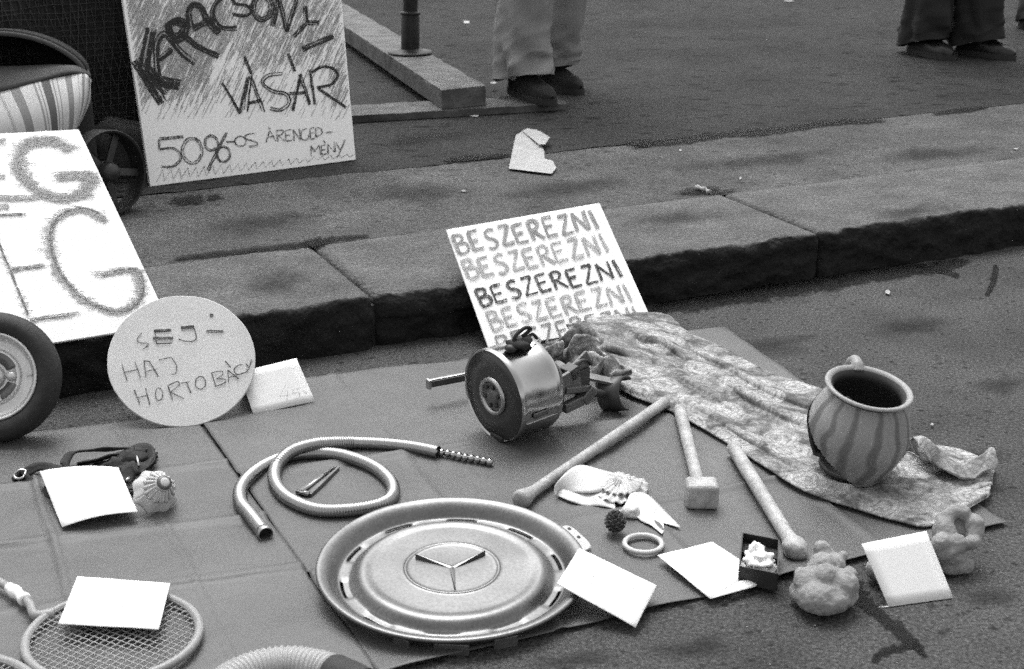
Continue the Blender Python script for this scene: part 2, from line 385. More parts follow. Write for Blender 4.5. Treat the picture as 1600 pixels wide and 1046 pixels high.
obj('bedding', [K(-20, .40, .06), K(20, .40, .06), K(60, 40, .06), K(-60, 40, .06)], [(0, 1, 2, 3)], 'black', pavement, smooth=False)
def pstain(cx, cy, rx, ry, seed, z=PZ + .0045, m='stain', par=None):
    pts = []
    for i in range(28):
        a = 2 * math.pi * i / 28; k = 1 + .55 * noise.noise(Vector((math.cos(a) * 1.6, math.sin(a) * 1.6, seed)))
        pts.append(P(cx + rx * k * math.cos(a), cy + ry * k * math.sin(a) - rx * k * math.cos(a) * .1, z))
    ctr = sum(pts, Vector()) / 28
    edge_attr(obj('dark_stain', pts + [ctr], [(i, (i + 1) % 28, 28) for i in range(28)], m, par or pavement, smooth=False), [0.0] * 28 + [1.0])
for a in [(296, 312, 36, 10, 1), (335, 308, 16, 5, 2), (488, 381, 26, 9, 3), (1085, 298, 40, 7, 4), (1125, 299, 26, 4, 9), (1004, 224, 24, 7, 5)]: pstain(*a)

for i, a in enumerate([(420, 345, 130, 22), (640, 300, 110, 18), (900, 290, 120, 16), (1180, 250, 150, 14), (1450, 240, 120, 14), (660, 215, 90, 12), (430, 440, 70, 20), (1050, 340, 80, 14), (1420, 330, 90, 12)]):
    pstain(*a, 20 + i * 3, PZ + .0062 + i * .0002, 'faintstain')
for i, a in enumerate([(1200, 540, 110, 22), (1420, 510, 90, 20), (1500, 720, 80, 26), (1080, 1010, 90, 20), (1540, 930, 70, 26), (1560, 600, 60, 20), (1400, 700, 50, 18), (900, 1030, 90, 16)]):
    pstain(*a, 60 + i * 3, .0028 + i * .0001, 'faintstain', road)
for pts_, ws_ in [([(690, 251), (740, 246), (800, 240)], [4, 6, 3]), ([(975, 224), (1004, 223), (1040, 222), (1090, 216), (1130, 210), (1180, 207), (1230, 202), (1300, 191), (1390, 188)], [3, 8, 5, 7, 5, 8, 5, 6, 3]),
                  ([(1455, 178), (1500, 172), (1545, 167)], [3, 4, 3]), ([(270, 404), (340, 396), (410, 389), (485, 382)], [4, 5, 5, 8]), ([(490, 379), (530, 372), (580, 368)], [7, 5, 3])]:
    stain_shade_strip(pts_, ws_, PZ + .0052, pavement)
# ---- paper sheets spread on the road
def paper(name, label, c4, creases, seed, lift_front=0.0, nu=150, nv=150):
    c = [P(x, y, 0.0) for x, y in c4]
    def fn(u, v):
        p = bil(c, u, v)
        z = .0045 + .0055 * noise.noise(p * 5 + Vector((seed, 0, 0))) + .0016 * noise.noise(p * 16 + Vector((seed, 0, 0)))
        for (kind, pos, hgt, wd, sl) in creases:
            d = (u if kind == 'u' else v) - pos - sl * ((v if kind == 'u' else u) - .5) + .006 * noise.noise(Vector((u * 5, v * 5, seed)))
            k = .55 + .6 * noise.noise(Vector((u * 4, v * 4, pos * 30)))
            z += 1.25 * hgt * max(0, 1 - abs(d) / wd) * max(0, k) if hgt > 0 else (hgt * (1 if d > 0 else 0) * k)
        edge = min(v, 1 - v, u, 1 - u); z += lift_front * max(0, 1 - (1 - v) / .035) * (.5 + noise.noise(Vector((u * 9, 0, seed))))
        return Vector((p.x, p.y, max(.0022, z)))
    o = MB().grid(fn, nu, nv).build(name, 'sheet', loc=(c[0] + c[2]) / 2, solid=.0006, solid_off=1)
    return tag(o, label, 'paper sheet')
paper('wrapping_paper', 'large grey wrapping paper sheet under the hubcap and the motor', [(284, 618), (1132, 514), (1574, 822), (592, 1060)],
      [('v', .40, .009, .016, .03), ('v', .72, .007, .012, -.02), ('u', .50, .005, .010, .02), ('u', .78, .006, .009, 0), ('u', .25, .005, .010, 0)], 3, .006)
paper('wrapping_paper', 'large grey wrapping paper sheet under the rackets and leather straps', [(-420, 735), (300, 650), (640, 1120), (-700, 1330)],
      [('v', .22, .008, .013, .02), ('v', .42, .010, .013, .03), ('v', .62, .007, .010, -.02), ('u', .82, .005, .008, 0), ('u', .62, .006, .010, .02)], 8, .0)

# ================================================================== PLACARDS
def placard(name, label, c4, p0, n, thick, m='board', edge=None):
    V = [onp(x, y, p0, n) for x, y in c4]; ctr = (V[2] + V[3]) / 2
    t = thing(name, label, 'placard', ctr)
    mb = MB(); F4 = V + [v - n * thick for v in V]
    mb.add(F4, [(3, 2, 1, 0), (4, 5, 6, 7), (0, 1, 5, 4), (1, 2, 6, 5), (2, 3, 7, 6), (3, 0, 4, 7)])
    bevel(mb.build('board', m, t, smooth=False), .0012, 1)
    return t
def tiltn(ed, slope):
    hn = Vector((-ed.y, ed.x, 0)); v = hn * math.cos(slope) + UP * math.sin(slope); n = ed.cross(v).normalized()
    return n if n.dot(CP - Vector((0, 3, .1))) > 0 else -n
# 1. the BESZEREZNI board leaning on the kerb
bp0 = K(0, -.004, KH + .004); bn_ = tiltn(KE, R(44))
hv = (KN * math.cos(R(44)) + UP * math.sin(R(44)))
TL, TR = onp(697, 359, bp0, bn_), onp(937, 317, bp0, bn_)
def backpx(p):
    d = p - CP; k = d.dot(CF); return (800 + FPX * d.dot(CR) / k, 523 - FPX * d.dot(CU) / k)
def down_to(p, q, z):   # along the line q->p continue to height z
    d = p - q; return p + d * ((z - p.z) / d.z)
BL = down_to(onp(762, 540, bp0, bn_), TL, .006); BR = down_to(onp(1015, 492, bp0, bn_), TR, .006)
bes = placard('hand_lettered_placard', 'white board lettered BESZEREZNI in repeated rows, leaning on the kerb', [backpx(q) for q in (TL, TR, BR, BL)], bp0, bn_, .004)
GL = {
 'B': [[(0, 0), (.05, 1)], [(0, .02), (.6, .05), (.68, .28), (.35, .46), (.1, .5)], [(.1, .5), (.75, .52), (.85, .8), (.55, .98), (.05, 1)]],
 'E': [[(.05, .02), (.05, .98)], [(.05, .03), (.8, 0)], [(.05, .5), (.65, .47)], [(.05, .98), (.85, .95)]],
 'S': [[(.85, .08), (.5, 0), (.15, .15), (.25, .42), (.65, .55), (.8, .8), (.45, 1), (.05, .93)]],
 'Z': [[(.1, .03), (.85, .0)], [(.85, 0), (.05, 1)], [(.05, 1), (.95, .95)]],
 'R': [[(.05, 0), (.08, 1)], [(.05, .02), (.55, 0), (.75, .2), (.5, .45), (.12, .52)], [(.25, .5), (.95, 1)]],
 'N': [[(.05, 1), (.1, .02)], [(.1, .02), (.85, .98)], [(.85, .98), (.85, 0)]],
 'I': [[(.3, 0), (.45, 1)]],
}
LINES = [((704.7, 368.3), (717, 400.6), (930, 327), 'cr_mid', 5), ((719.6, 408), (732, 440), (946, 364), 'cr_light', 5), ((739.5, 451.6), (752, 481), (967, 403), 'cr_dark', 4),
         ((757, 487.6), (769, 518.7), (983, 440), 'cr_light', 5), ((772, 525), (784, 556), (997, 475), 'cr_mid', 3)]
for (a, b, c, mm, w_) in LINES:
    ax, ay = Vector(c) - Vector(a), Vector(b) - Vector(a); polys = []
    for i, ch in enumerate('BESZEREZNI'):
        j0 = random.uniform(-.006, .006)
        for st in GL[ch]:
            if ch == 'N': dxn = 1.15
            else: dxn = 1
            polys.append([tuple(Vector(a) + ax * ((i + .04 + .86 * q[0] * dxn) / 9.75) + ay * (.03 + q[1] * .90 + j0 * 8)) for q in st])
    writing('lettering', bes, polys, bp0, bn_, mm, w=w_ * 1.0, nl=7, lw=1.05, jit=.4, clip=(lambda x, y: True))

# 2. big white board with E G, standing on the kerb, leaning back
ep0 = P(160, 524, KH + .003); eed = Vector((math.cos(R(22)), math.sin(R(22)), 0)); en = tiltn(eed, R(42))
eg = placard('hand_lettered_placard', 'large white board with crayon letters EG, leaning back behind the small wheel',
             [(-330, 226), (123, 202), (266, 507), (-210, 583)], ep0, en, .006)
cz = lambda x, y: (x / 2.093, 200 + y / 2.093)
G1 = [(225, 72), (185, 48), (130, 44), (82, 62), (62, 110), (72, 150), (105, 190), (150, 220), (205, 232), (265, 218), (293, 190), (290, 160), (245, 158), (195, 160)]
G2 = [(345, 302), (310, 278), (265, 268), (205, 285), (168, 335), (170, 400), (195, 470), (240, 530), (300, 575), (370, 600), (430, 590), (465, 545), (462, 490), (435, 466), (335, 482)]
def hatch(pts, w, n, ln, ang=0):
    q = catmull([(p[0], p[1], 0) for p in pts], 12); out = []
    for k in range(n):
        p = random.choice(q); x = p.x + random.gauss(0, w * .4); y = p.y + random.uniform(-w, w) * .5; L_ = ln * random.uniform(.4, 1)
        out.append([(x - L_ / 2, y + random.uniform(-1, 1) + ang * L_ / 2), (x + L_ / 2, y + random.uniform(-2, 2) - ang * L_ / 2)])
    return out
writing('lettering', eg, hatch(G1, 30, 900, 40), ep0, en, 'cr_soft', nl=1, lw=.9, conv=cz)
writing('lettering', eg, [G1], ep0, en, 'cr_soft', w=10, nl=12, lw=1.3, conv=cz)
writing('lettering', eg, hatch([(x - 6, y) for x, y in G2], 22, 800, 36), ep0, en, 'cr_soft', nl=1, lw=.8, conv=cz)
writing('lettering', eg, [G2], ep0, en, 'cr_hatch', w=6.5, nl=9, lw=1.1, conv=cz)
E1 = [[(-150, 60), (-105, 225)], [(-150, 62), (20, 45)], [(-130, 158), (18, 160)], [(-105, 232), (105, 229)], [(-20, 262), (30, 260)]]
E2 = [[(-60, 290), (85, 283)], [(-20, 340), (92, 612)], [(40, 466), (138, 452)], [(98, 632), (245, 610)]]
writing('lettering', eg, E1, ep0, en, 'cr_soft', w=9, nl=10, lw=1.2, conv=cz)
writing('lettering', eg, E2, ep0, en, 'cr_hatch', w=5, nl=6, lw=1.0, conv=cz)
writing('lettering', eg, sum([hatch(e, 14, 70, 30) for e in E2[1:]], []) + hatch(E1[3], 12, 60, 40), ep0, en, 'cr_soft', nl=1, lw=.8, conv=cz)

# 3. the KARACSONYI VASAR poster
kp0 = P(235, 291, KH + .002); ked = (P(555, 250, KH + .002) - kp0).normalized(); kn = tiltn(ked, R(72))
kar = placard('hand_lettered_placard', 'tall white poster lettered KARACSONYI VASAR 50%-OS, shaded with crayon, standing on the pavement',
              [(143, -330), (503, -345), (556, 250), (235, 292)], kp0, kn, .016)
kz = lambda x, y: (180 + x / 3.374, y / 3.374)
def hatchdens(x, y):
    if y > 610 - .22 * (x - 100) and y > 640: return 0
    d = .55
    if x < 560 and y > 60: d = 1.0 if y < 540 - .1 * x else .35
    if y > 330 and 480 < x < 1130: d = .10
    if y > 250 and x > 1120: d = .7 if y < 700 else .1
    if y > 560: d *= .4
    if x < 150: d = max(d, .6)
    if 300 < y < 380 and x > 560: d = .35
    return d
hs = []
while len(hs) < 3600:
    x, y = random.uniform(45, 1240), random.uniform(-260, 900)
    if random.random() > hatchdens(x, max(y, 0)): continue
    L_ = random.uniform(50, 130); dx = L_ * (.42 + random.uniform(-.08, .08)); dy = -L_ * .9
    if not (45 + y * .145 < x < 1150 + y * .09): continue
    hs.append([(x, y), (x + dx, y + dy)] if 1200 + y * .09 - x > dx else [(x - dx, y - dy), (x, y)])
writing('crayon_hatching', kar, hs, kp0, kn, 'cr_shade', nl=1, lw=.75, conv=kz, jit=.5, clip=lambda x, y: 196 + y * .142 < x < 533 + y * .087)
KAR = [[(105, 318), (250, 545)], [(190, 150), (160, 300), (150, 380)], [(165, 370), (230, 430), (340, 450)], [(180, 400), (280, 480)],
       [(225, 400), (215, 300), (222, 225), (255, 180), (300, 220), (350, 280), (420, 335)], [(232, 320), (300, 262)],
       [(268, 140), (330, 105), (375, 140), (360, 200), (300, 220)], [(268, 130), (310, 210)], [(345, 175), (430, 245), (545, 300)],
       [(400, 150), (385, 70), (415, 25), (455, 50), (490, 120), (545, 180)], [(405, 150), (525, 95)],
       [(580, -30), (525, 25), (515, 90), (555, 145), (640, 150)],
       [(620, -20), (630, 22), (690, 32), (715, 62), (680, 85), (615, 72)],
       ell(775, 42, 48, 62), [(828, 140), (845, 60), (850, -40)], [(850, -40), (900, 170)], [(900, 170), (960, -20)],
       [(995, 35), (1003, 118)], [(1003, 118), (1075, 120)], [(1003, 125), (938, 192)], [(1150, 190), (985, 262)]]
writing('lettering', kar, KAR[:4], kp0, kn, 'cr_black', w=17, nl=15, lw=1.3, conv=kz)
writing('lettering', kar, KAR[4:11], kp0, kn, 'cr_black', w=10, nl=10, lw=1.2, conv=kz)
writing('lettering', kar, KAR[11:], kp0, kn, 'cr_black', w=8, nl=7, lw=1.1, conv=kz)
writing('lettering', kar, [ell(318, 155, 45, 45), ell(318, 155, 30, 30)], kp0, kn, 'cr_black', w=6, nl=8, lw=1.1, conv=kz)
VAS = [[(560, 440), (655, 602)], [(655, 602), (700, 410)], [(690, 590), (712, 400)], [(712, 400), (785, 592)], [(700, 545), (768, 530)], [(680, 300), (716, 392)],
       [(880, 390), (805, 400), (775, 440), (830, 482), (900, 498), (915, 545), (870, 580), (815, 572)], [(930, 585), (975, 390)], [(975, 390), (1030, 552)], [(918, 496), (1000, 490)], [(910, 285), (945, 378)],
       [(1055, 552), (1028, 368)], [(1030, 382), (1090, 350), (1155, 365), (1176, 405), (1135, 452), (1062, 465)], [(1062, 465), (1215, 570)]]
writing('lettering', kar, VAS, kp0, kn, 'cr_black', w=5.5, nl=6, lw=.9, conv=kz)
P50 = [[(360, 722), (232, 735)], [(232, 735), (235, 788)], [(235, 788), (310, 785), (345, 830), (310, 875), (240, 880)], ell(405, 796, 50, 64), ell(505, 756, 33, 38), ell(570, 815, 33, 38), [(585, 700), (485, 900)],
       [(585, 750), (628, 750)], ell(660, 746, 30, 27), [(742, 705), (695, 713), (690, 733), (745, 750), (745, 770), (700, 776)]]
writing('lettering', kar, P50[:7], kp0, kn, 'cr_dark', w=4.6, nl=5, lw=.9, conv=kz)
writing('lettering', kar, P50[7:], kp0, kn, 'cr_dark', w=2.6, nl=3, lw=.7, conv=kz)
ARE = [[(795, 752), (815, 690)], [(815, 690), (847, 746)], [(803, 725), (838, 720)], [(805, 670), (816, 684)], [(857, 750), (850, 686)], [(850, 686), (885, 688), (880, 708), (857, 716)], [(860, 716), (892, 745)],
       [(900, 745), (895, 690)], [(895, 690), (927, 681)], [(897, 716), (922, 712)], [(900, 745), (932, 740)], [(942, 745), (937, 685)], [(937, 685), (975, 740)], [(975, 740), (970, 680)],
       [(1010, 680), (983, 695), (983, 735), (1013, 735), (1016, 712)], [(1028, 735), (1024, 680)], [(1024, 680), (1048, 675)], [(1025, 705), (1046, 702)], [(1028, 735), (1050, 730)],
       [(1058, 725), (1055, 675)], [(1055, 675), (1083, 680), (1088, 705), (1058, 725)], [(1110, 700), (1145, 697)],
       [(1030, 825), (1030, 770)], [(1030, 770), (1052, 802)], [(1052, 802), (1075, 765)], [(1075, 765), (1082, 820)], [(1090, 815), (1086, 770)], [(1086, 770), (1108, 766)], [(1088, 793), (1106, 790)], [(1090, 815), (1112, 811)], [(1097, 742), (1106, 757)],
       [(1122, 815), (1120, 760)], [(1120, 760), (1157, 802)], [(1157, 802), (1152, 750)], [(1163, 752), (1186, 788)], [(1211, 738), (1172, 832)]]
writing('lettering', kar, ARE, kp0, kn, 'cr_dark', w=1.4, nl=3, lw=.6, conv=kz)
zz = []
for i in range(24):
    x = 215 + 1020 * i / 23; yb = 962 - (x - 215) * .131; h_ = 66 - i * 2.0
    zz += [(x, yb), (x + 34, yb - h_)]
writing('lettering', kar, [[zz[i], zz[i + 1]] for i in range(len(zz) - 1)], kp0, kn, 'cr_hatch', nl=1, lw=.6, conv=kz)

# 4. round disc SEJ-HAJ HORTOBAGY
dp0 = P(287, 667, .004); dn_ = tiltn(Vector((math.cos(R(14)), math.sin(R(14)), 0)), R(48))
dv = (UP - dn_ * UP.dot(dn_)).normalized(); du = dv.cross(dn_)
a_, b_ = onp(166, 572, dp0, dn_), onp(398, 560, dp0, dn_); drad = .5 * (onp(282, 462, dp0, dn_) - onp(287, 667, dp0, dn_)).length
dc = (onp(282, 462, dp0, dn_) + onp(287, 667, dp0, dn_)) / 2; dwid = (a_ - b_).length / 2
dt = thing('round_placard', 'round off-white disc lettered SEJ-HAJ HORTOBAGY, leaning beside the small white tent card', 'placard', dp0)
mb = MB(); nseg = 72; ring = []
for k in range(nseg):
    a = 2 * math.pi * k / nseg; w_ = 1 + .006 * noise.noise(Vector((math.cos(a) * 4, math.sin(a) * 4, 1)))
    ring.append(dc + du * math.cos(a) * dwid * w_ + dv * math.sin(a) * drad * w_)
mb.add(ring + [r - dn_ * .008 for r in ring], [tuple(range(nseg))] + [tuple(range(2 * nseg - 1, nseg - 1, -1))] + [(k, nseg + k, nseg + (k + 1) % nseg, (k + 1) % nseg) for k in range(nseg)])
bevel(mb.build('disc', 'disc', dt, smooth=False), .0012, 1)
sz = lambda x, y: (150 + x / 4.184, 440 + y / 4.184)
thin = [[(300, 340), (270, 380), (285, 400), (335, 405), (345, 420), (300, 450)], [(385, 325), (396, 412)], [(392, 410), (495, 405)], [(640, 300), (656, 368), (630, 395), (575, 392), (540, 378)],
        [(170, 540), (206, 650)], [(255, 530), (290, 632)], [(185, 596), (278, 575)], [(327, 630), (315, 522)], [(315, 522), (350, 525)], [(350, 525), (410, 625)], [(325, 592), (400, 575)],
        [(410, 516), (490, 498)], [(490, 498), (524, 550), (520, 600), (490, 608)],
        [(250, 710), (287, 802)], [(325, 700), (352, 806)], [(265, 760), (342, 745)], ell(412, 740, 25, 42), [(470, 685), (500, 775)], [(470, 685), (530, 655), (545, 680), (490, 728)], [(490, 728), (575, 768)],
        [(556, 668), (612, 655)], [(590, 660), (622, 730)], ell(683, 665, 36, 42), [(755, 600), (785, 690)], [(755, 602), (820, 590), (826, 614), (785, 640)], [(785, 640), (838, 640), (845, 662), (785, 690)],
        [(868, 665), (862, 582)], [(862, 582), (935, 640)], [(868, 632), (920, 618)], [(845, 522), (880, 565)], [(965, 545), (928, 553), (902, 582), (925, 612), (985, 592), (985, 575)], [(1018, 510), (998, 582)], [(978, 540), (1003, 562)]]
writing('lettering', dt, thin, dp0, dn_, 'marker', w=.9, nl=2, lw=.7, jit=.25, conv=sz)
writing('lettering', dt, [[(378, 325), (490, 320)], [(372, 372), (506, 371)], [(555, 308), (642, 300)], [(722, 328), (832, 331)]], dp0, dn_, 'marker', w=4, nl=5, lw=.9, jit=.2, conv=sz)
hc = onp(150 + 755 / 4.184, 440 + 222 / 4.184, dp0, dn_)
MB().lathe([(.0032, 0), (.0038, .0012), (.0026, .0018), (.0014, .0008), (.0001, .0006)], hc, dn_, 16).build('eyelet', 'midmetal', dt)

# ================================================================== CARDS
def card(name, label, c4, z4, arch=0, m='white', nu=10, nv=10):
    c = [P(x, y, z) for (x, y), z in zip(c4, z4)]
    def fn(u, v):
        p = bil(c, u, v); return p + UP * (arch * (4 * u * (1 - u)) + .0012 * noise.noise(Vector((u * 2, v * 2, c4[0][0]))))
    o = MB().grid(fn, nu, nv).build(name, m, solid=.0009, solid_off=0)
    return tag(o, label, 'card', 'handwritten white cards'), c
def faint(o, c, rows, seed):
    n = (c[1] - c[0]).cross(c[3] - c[0]).normalized(); n = n if n.z > 0 else -n
    rnd = random.Random(seed); mb = MB()
    for (v, u0, u1) in rows:
        pts = []; u = u0
        while u < u1: pts.append(bil(c, u, v + rnd.uniform(-.018, .018)) + n * .0026); u += .018
        mb.tube(pts, .0005, 4)
    w_ = mb.build('handwriting', 'pencil', o)
c_, cc = card('price_card', 'plain white card lying across the black leather straps', [(62, 737), (185, 731), (215, 800), (97, 824)], [.028, .028, .022, .012], .006)
faint(c_, cc, [(.45, .25, .6), (.58, .2, .85), (.72, .3, .75)], 1)
c_, cc = card('price_card', 'plain white card lying on the badminton racket strings', [(121, 901), (266, 912), (248, 984), (91, 975)], [.030, .030, .028, .028])
faint(c_, cc, [(.25, .2, .8), (.42, .15, .85), (.6, .2, .7)], 2)
c_, cc = card('price_card', 'plain white card resting on the right edge of the hubcap', [(905, 857), (1026, 915), (993, 981), (870, 912)], [.05, .03, .012, .048])
faint(c_, cc, [(.3, .15, .8), (.48, .12, .7), (.66, .2, .6)], 3)
# folded sheet under the black box
c = [P(1027, 868, .015), P(1113, 847, .014), P(1185, 893, .014), P(1110, 936, .012)]
t = thing('folded_note', 'white note with one folded edge partly under the black tray', 'card', P(1100, 895, .007), 'handwritten white cards')
MB().grid(lambda u, v: bil(c, u, v) + UP * (.0008 * noise.noise(Vector((u * 3, v * 3, 0)))), 8, 8).build('leaf', 'white', t, solid=.0006, solid_off=0)
c2 = [P(1110, 936, .0135), P(1156, 908, .017), P(1190, 904, .016), P(1180, 917, .012)]
MB().grid(lambda u, v: bil(c2, u, v), 4, 4).build('folded_edge', 'white', t, solid=.0006, solid_off=0)
# tent card beside the disc
tp0 = P(395, 648, .005); ted = (P(492, 627, .005) - tp0).normalized(); tn = tiltn(ted, R(50))
t = thing('tent_card', 'small folded white tent card marked 45 beside the round disc', 'card', tp0, 'handwritten white cards')
q = [onp(x, y, tp0, tn) for x, y in [(373, 582), (463, 560), (492, 627), (396, 648)]]
MB().grid(lambda u, v: bil(q, u, v), 6, 6).build('front_leaf', 'white', t, solid=.0008)
bk = [q[0] - tn * .001, q[1] - tn * .001, q[1] + Vector((-.03, .075, -q[1].z + .006)), q[0] + Vector((-.02, .06, -q[0].z + .006))]
MB().grid(lambda u, v: bil(bk, u, v), 6, 6).build('back_leaf', 'white', t, solid=.0008)
writing('handwriting', t, [[(447, 600), (437, 620)], [(437, 620), (452, 618)], [(450, 606), (448, 628)], [(470, 607), (458, 609)], [(458, 609), (457, 616)], [(457, 616), (466, 614), (468, 621), (458, 626)], [(472, 610), (480, 616)]], tp0, tn, 'pencil', w=.5, nl=2, lw=.45, jit=.2)
# tent card leaning on the socketed clay piece
vp0 = P(1388, 948, .002); ved = (P(1489, 934, .002) - vp0).normalized(); vn = tiltn(ved, R(50))
t = thing('tent_card', 'folded white tent card propped against the socketed clay piece', 'card', vp0, 'handwritten white cards')
q = [onp(x, y, vp0, vn) for x, y in [(1346, 850), (1447, 830), (1489, 934), (1388, 948)]]
MB().grid(lambda u, v: bil(q, u, v), 6, 6).build('front_leaf', 'white', t, solid=.0008)
bk = [q[3] + vn * .0006, q[2] + vn * .0006, P(1484, 932, .0022), P(1372, 949, .0022)]
MB().grid(lambda u, v: bil(bk, u, v), 4, 4).build('bottom_leaf', 'white', t, solid=.0008)

# ================================================================== SMALL WHEEL (left edge)
wb = P(-6, 694, .005); wr = .116
wf = Vector((.10, -.90, .40)).normalized()
wu = (UP - wf * UP.dot(wf)).normalized(); wc = wb + wu * wr + Vector((0, 0, .004))
t = thing('small_wheel', 'small wheel with black rubber tyre and pale metal rim leaning on the kerb', 'wheel', wb)
prof = [(.078, -.022), (.086, -.030), (.100, -.033), (.111, -.024), (.1155, -.012), (.1165, 0), (.1155, .012), (.111, .024), (.100, .032), (.088, .031), (.078, .022), (.076, .0), (.078, -.022)]
tyre = MB().lathe(catmull([(r, h, 0) for r, h in prof], 4) and [(p.x, p.y) for p in catmull([(r, h, 0) for r, h in prof], 4)], wc, wf, 72).build('tyre', 'rubber', t)
for gr in (-.008, .008): MB().lathe([(.1155, gr - .002), (.1172, gr), (.1155, gr + .002)], wc, wf, 72).build('tread_rib', 'rubber', tyre)
rp = [(.0795, .021), (.080, .027), (.077, .029), (.074, .026), (.070, .017), (.060, .014), (.052, .013), (.049, .018), (.044, .020), (.040, .015), (.024, .011), (.020, .016), (.014, .022), (.012, .022)]
rim = MB().lathe([(p.x, p.y) for p in catmull([(r, h, 0) for r, h in rp], 3)] + [(.0795, -.02)][:0], wc, wf, 72).build('rim', 'rimpaint', t, solid=.002)
for k in range(4):
    a = R(45 + 90 * k); x_ = wf.orthogonal().normalized(); y_ = wf.cross(x_); d = x_ * math.cos(a) + y_ * math.sin(a); s_ = wf.cross(d)
    MB().ball(wc + d * .033 + wf * .013, .010, 2, (1, 1, 1)).build('boss', 'rimpaint', rim)
    bevel(MB().box(wc + d * .065 + wf * .018, d * .005, s_ * .0022, wf * .002).build('rivet', 'alu', rim, smooth=False), .0008)
for k in range(4):
    a = R(90 * k); x_ = wf.orthogonal().normalized(); y_ = wf.cross(x_)
    pts = [wc + (x_ * math.cos(a + R(q)) + y_ * math.sin(a + R(q))) * r_ + wf * h_ for r_, h_ in ((.0455, .0205), (.027, .0125)) for q in range(-24, 25, 6)]
    obj('rim_window', pts, [(i, i + 1, 10 + i, 9 + i) for i in range(8)], 'midmetal', rim, solid=.001, solid_off=1)
MB().lathe([(.012, .016), (.012, .027), (.009, .029), (.006, .029), (.006, .018), (.0001, .018)], wc, wf, 24).build('hub', 'chrome', t, smooth='auto')

# ================================================================== HUBCAP
hc_ = P(706, 878, .040) - UP * .031; hR = .1965
ht = thing('hubcap', 'large round metal hubcap with three pointed star emblem lying on the paper', 'hubcap', hc_)
hx = Vector((math.cos(R(6)), math.sin(R(6)), 0)); hax = Vector((.015, -.045, 1)).normalized()
prof = [(.1950, .0235), (.1972, .0262), (.1974, .0292), (.1948, .0310), (.190, .0306), (.184, .0284), (.178, .0240), (.173, .0180), (.169, .0122), (.166, .0096), (.163, .0090), (.159, .0088), (.155, .0088), (.151, .0090), (.148, .0100), (.145, .0125), (.141, .0172), (.137, .0208), (.132, .0229), (.127, .0232), (.122, .0224), (.118, .0217), (.114, .0214), (.10, .0216), (.080, .0220), (.0715, .0222), (.0700, .0233), (.0675, .0236), (.0650, .0223), (.060, .0220), (.03, .0222), (.01, .0223), (.0002, .0223)]
hp = [(p.x, p.y) for p in catmull([(r, h, 0) for r, h in prof], 2)]
# slot openings: narrow crescents along the outer and end edges of each stamped pocket
def crescent(r, h, a):
    f = (a / (2 * math.pi) * 10 + .25) % 1
    return (.1600 < r < .1632 and abs(f - .5) < .22)
body = MB().lathe(hp, hc_, hax, 240, cut=crescent, ref=hx)
for i, v in enumerate(body.V):      # pockets stamped below the channel, a few dents
    d = v - hc_; r = math.hypot(d.x, d.y); a = math.atan2(d.y, d.x) % (2 * math.pi)
    if .149 < r < .1625:
        f = ((a - R(6)) / (2 * math.pi) * 10 + .25) % 1
        if abs(f - .5) < .3: v -= hax * .0014 * min(1, (.3 - abs(f - .5)) / .08)
    v += hax * (.0011 * noise.noise(Vector((d.x * 14, d.y * 14, 2)))) * (1 if r < .19 else .6)
body.build('cover', 'hub', ht, solid=.0012, solid_off=-1)
def hp3(u, v, z): 
    y_ = hax.cross(hx).normalized(); x_ = y_.cross(hax); return hc_ + x_ * u + y_ * v + hax * z
mb = MB()
for ang in (-90, 32, 150):
    d = Vector((math.cos(R(ang)), math.sin(R(ang)))); s_ = Vector((-d.y, d.x)); w0, L_ = .0042, .060
    pts = [(-s_.x * w0, -s_.y * w0, .0226), (s_.x * w0, s_.y * w0, .0226), (d.x * L_ + s_.x * .001, d.y * L_ + s_.y * .001, .0226), (d.x * L_ - s_.x * .001, d.y * L_ - s_.y * .001, .0226), (0, 0, .0237), (d.x * L_, d.y * L_, .0296)]
    mb.add([hp3(*p) for p in pts], [(1, 2, 5, 4), (0, 4, 5, 3), (2, 3, 5)])
mb.build('star_emblem', 'hub', ht, smooth=False)
for ang, L_ in ((-116, .016), (-94, .030), (-70, .022)):
    a = R(ang); c = hp3(math.cos(a) * .178, math.sin(a) * .180, .006)
    tv = Vector((-math.sin(a), math.cos(a), 0)); rv = Vector((math.cos(a), math.sin(a), 0))
    bevel(MB().box(c, tv * L_ * .8, rv * .005, UP * .010).build('clip', 'midmetal', ht, smooth=False), .002)
MB().lathe([(.148, -.003), (.158, -.0035), (.164, .006)], hc_, hax, 90).build('inner_flange', 'darkmetal', ht)

# ================================================================== METAL HOSE
def hose_path(pts, z0, lifts):
    q = catmull([(x, y, 0) for x, y in pts], 40); out = []
    for i, p in enumerate(q):
        f = i / (len(q) - 1); z = z0
        for (c_, w_, h_) in lifts: z += h_ * max(0, 1 - ((f - c_) / w_) ** 2)
        out.append(P(p.x, p.y, z))
    return out
def even(path, step):
    out = [path[0]]; need = step
    for a, b in zip(path[:-1], path[1:]):
        L = (b - a).length; d = 0
        while L - d >= need: d += need; out.append(a.lerp(b, d / L)); need = step
        need -= (L - d)
    return out
ht2 = thing('shower_hose', 'coiled ribbed metal shower hose with open end on the paper', 'hose', P(520, 760, .005))
pp = [(414, 834), (392, 806), (376, 785), (377, 762), (398, 738), (435, 718), (480, 709), (530, 711), (580, 728), (608, 750), (614, 772), (596, 788), (550, 797), (495, 797), (452, 780), (431, 756), (432, 730), (455, 706), (495, 694), (545, 692), (600, 694), (645, 699), (685, 707)]
path = even(hose_path(pp, .014, [(.80, .07, .016)]), .0011)
rads = [.0112 * (1 + .045 * math.cos(2 * math.pi * i / 4)) for i in range(len(path))]
MB().tube(path, rads, 14, cap=False).build('ribbed_tube', 'hose', ht2, solid=.001)
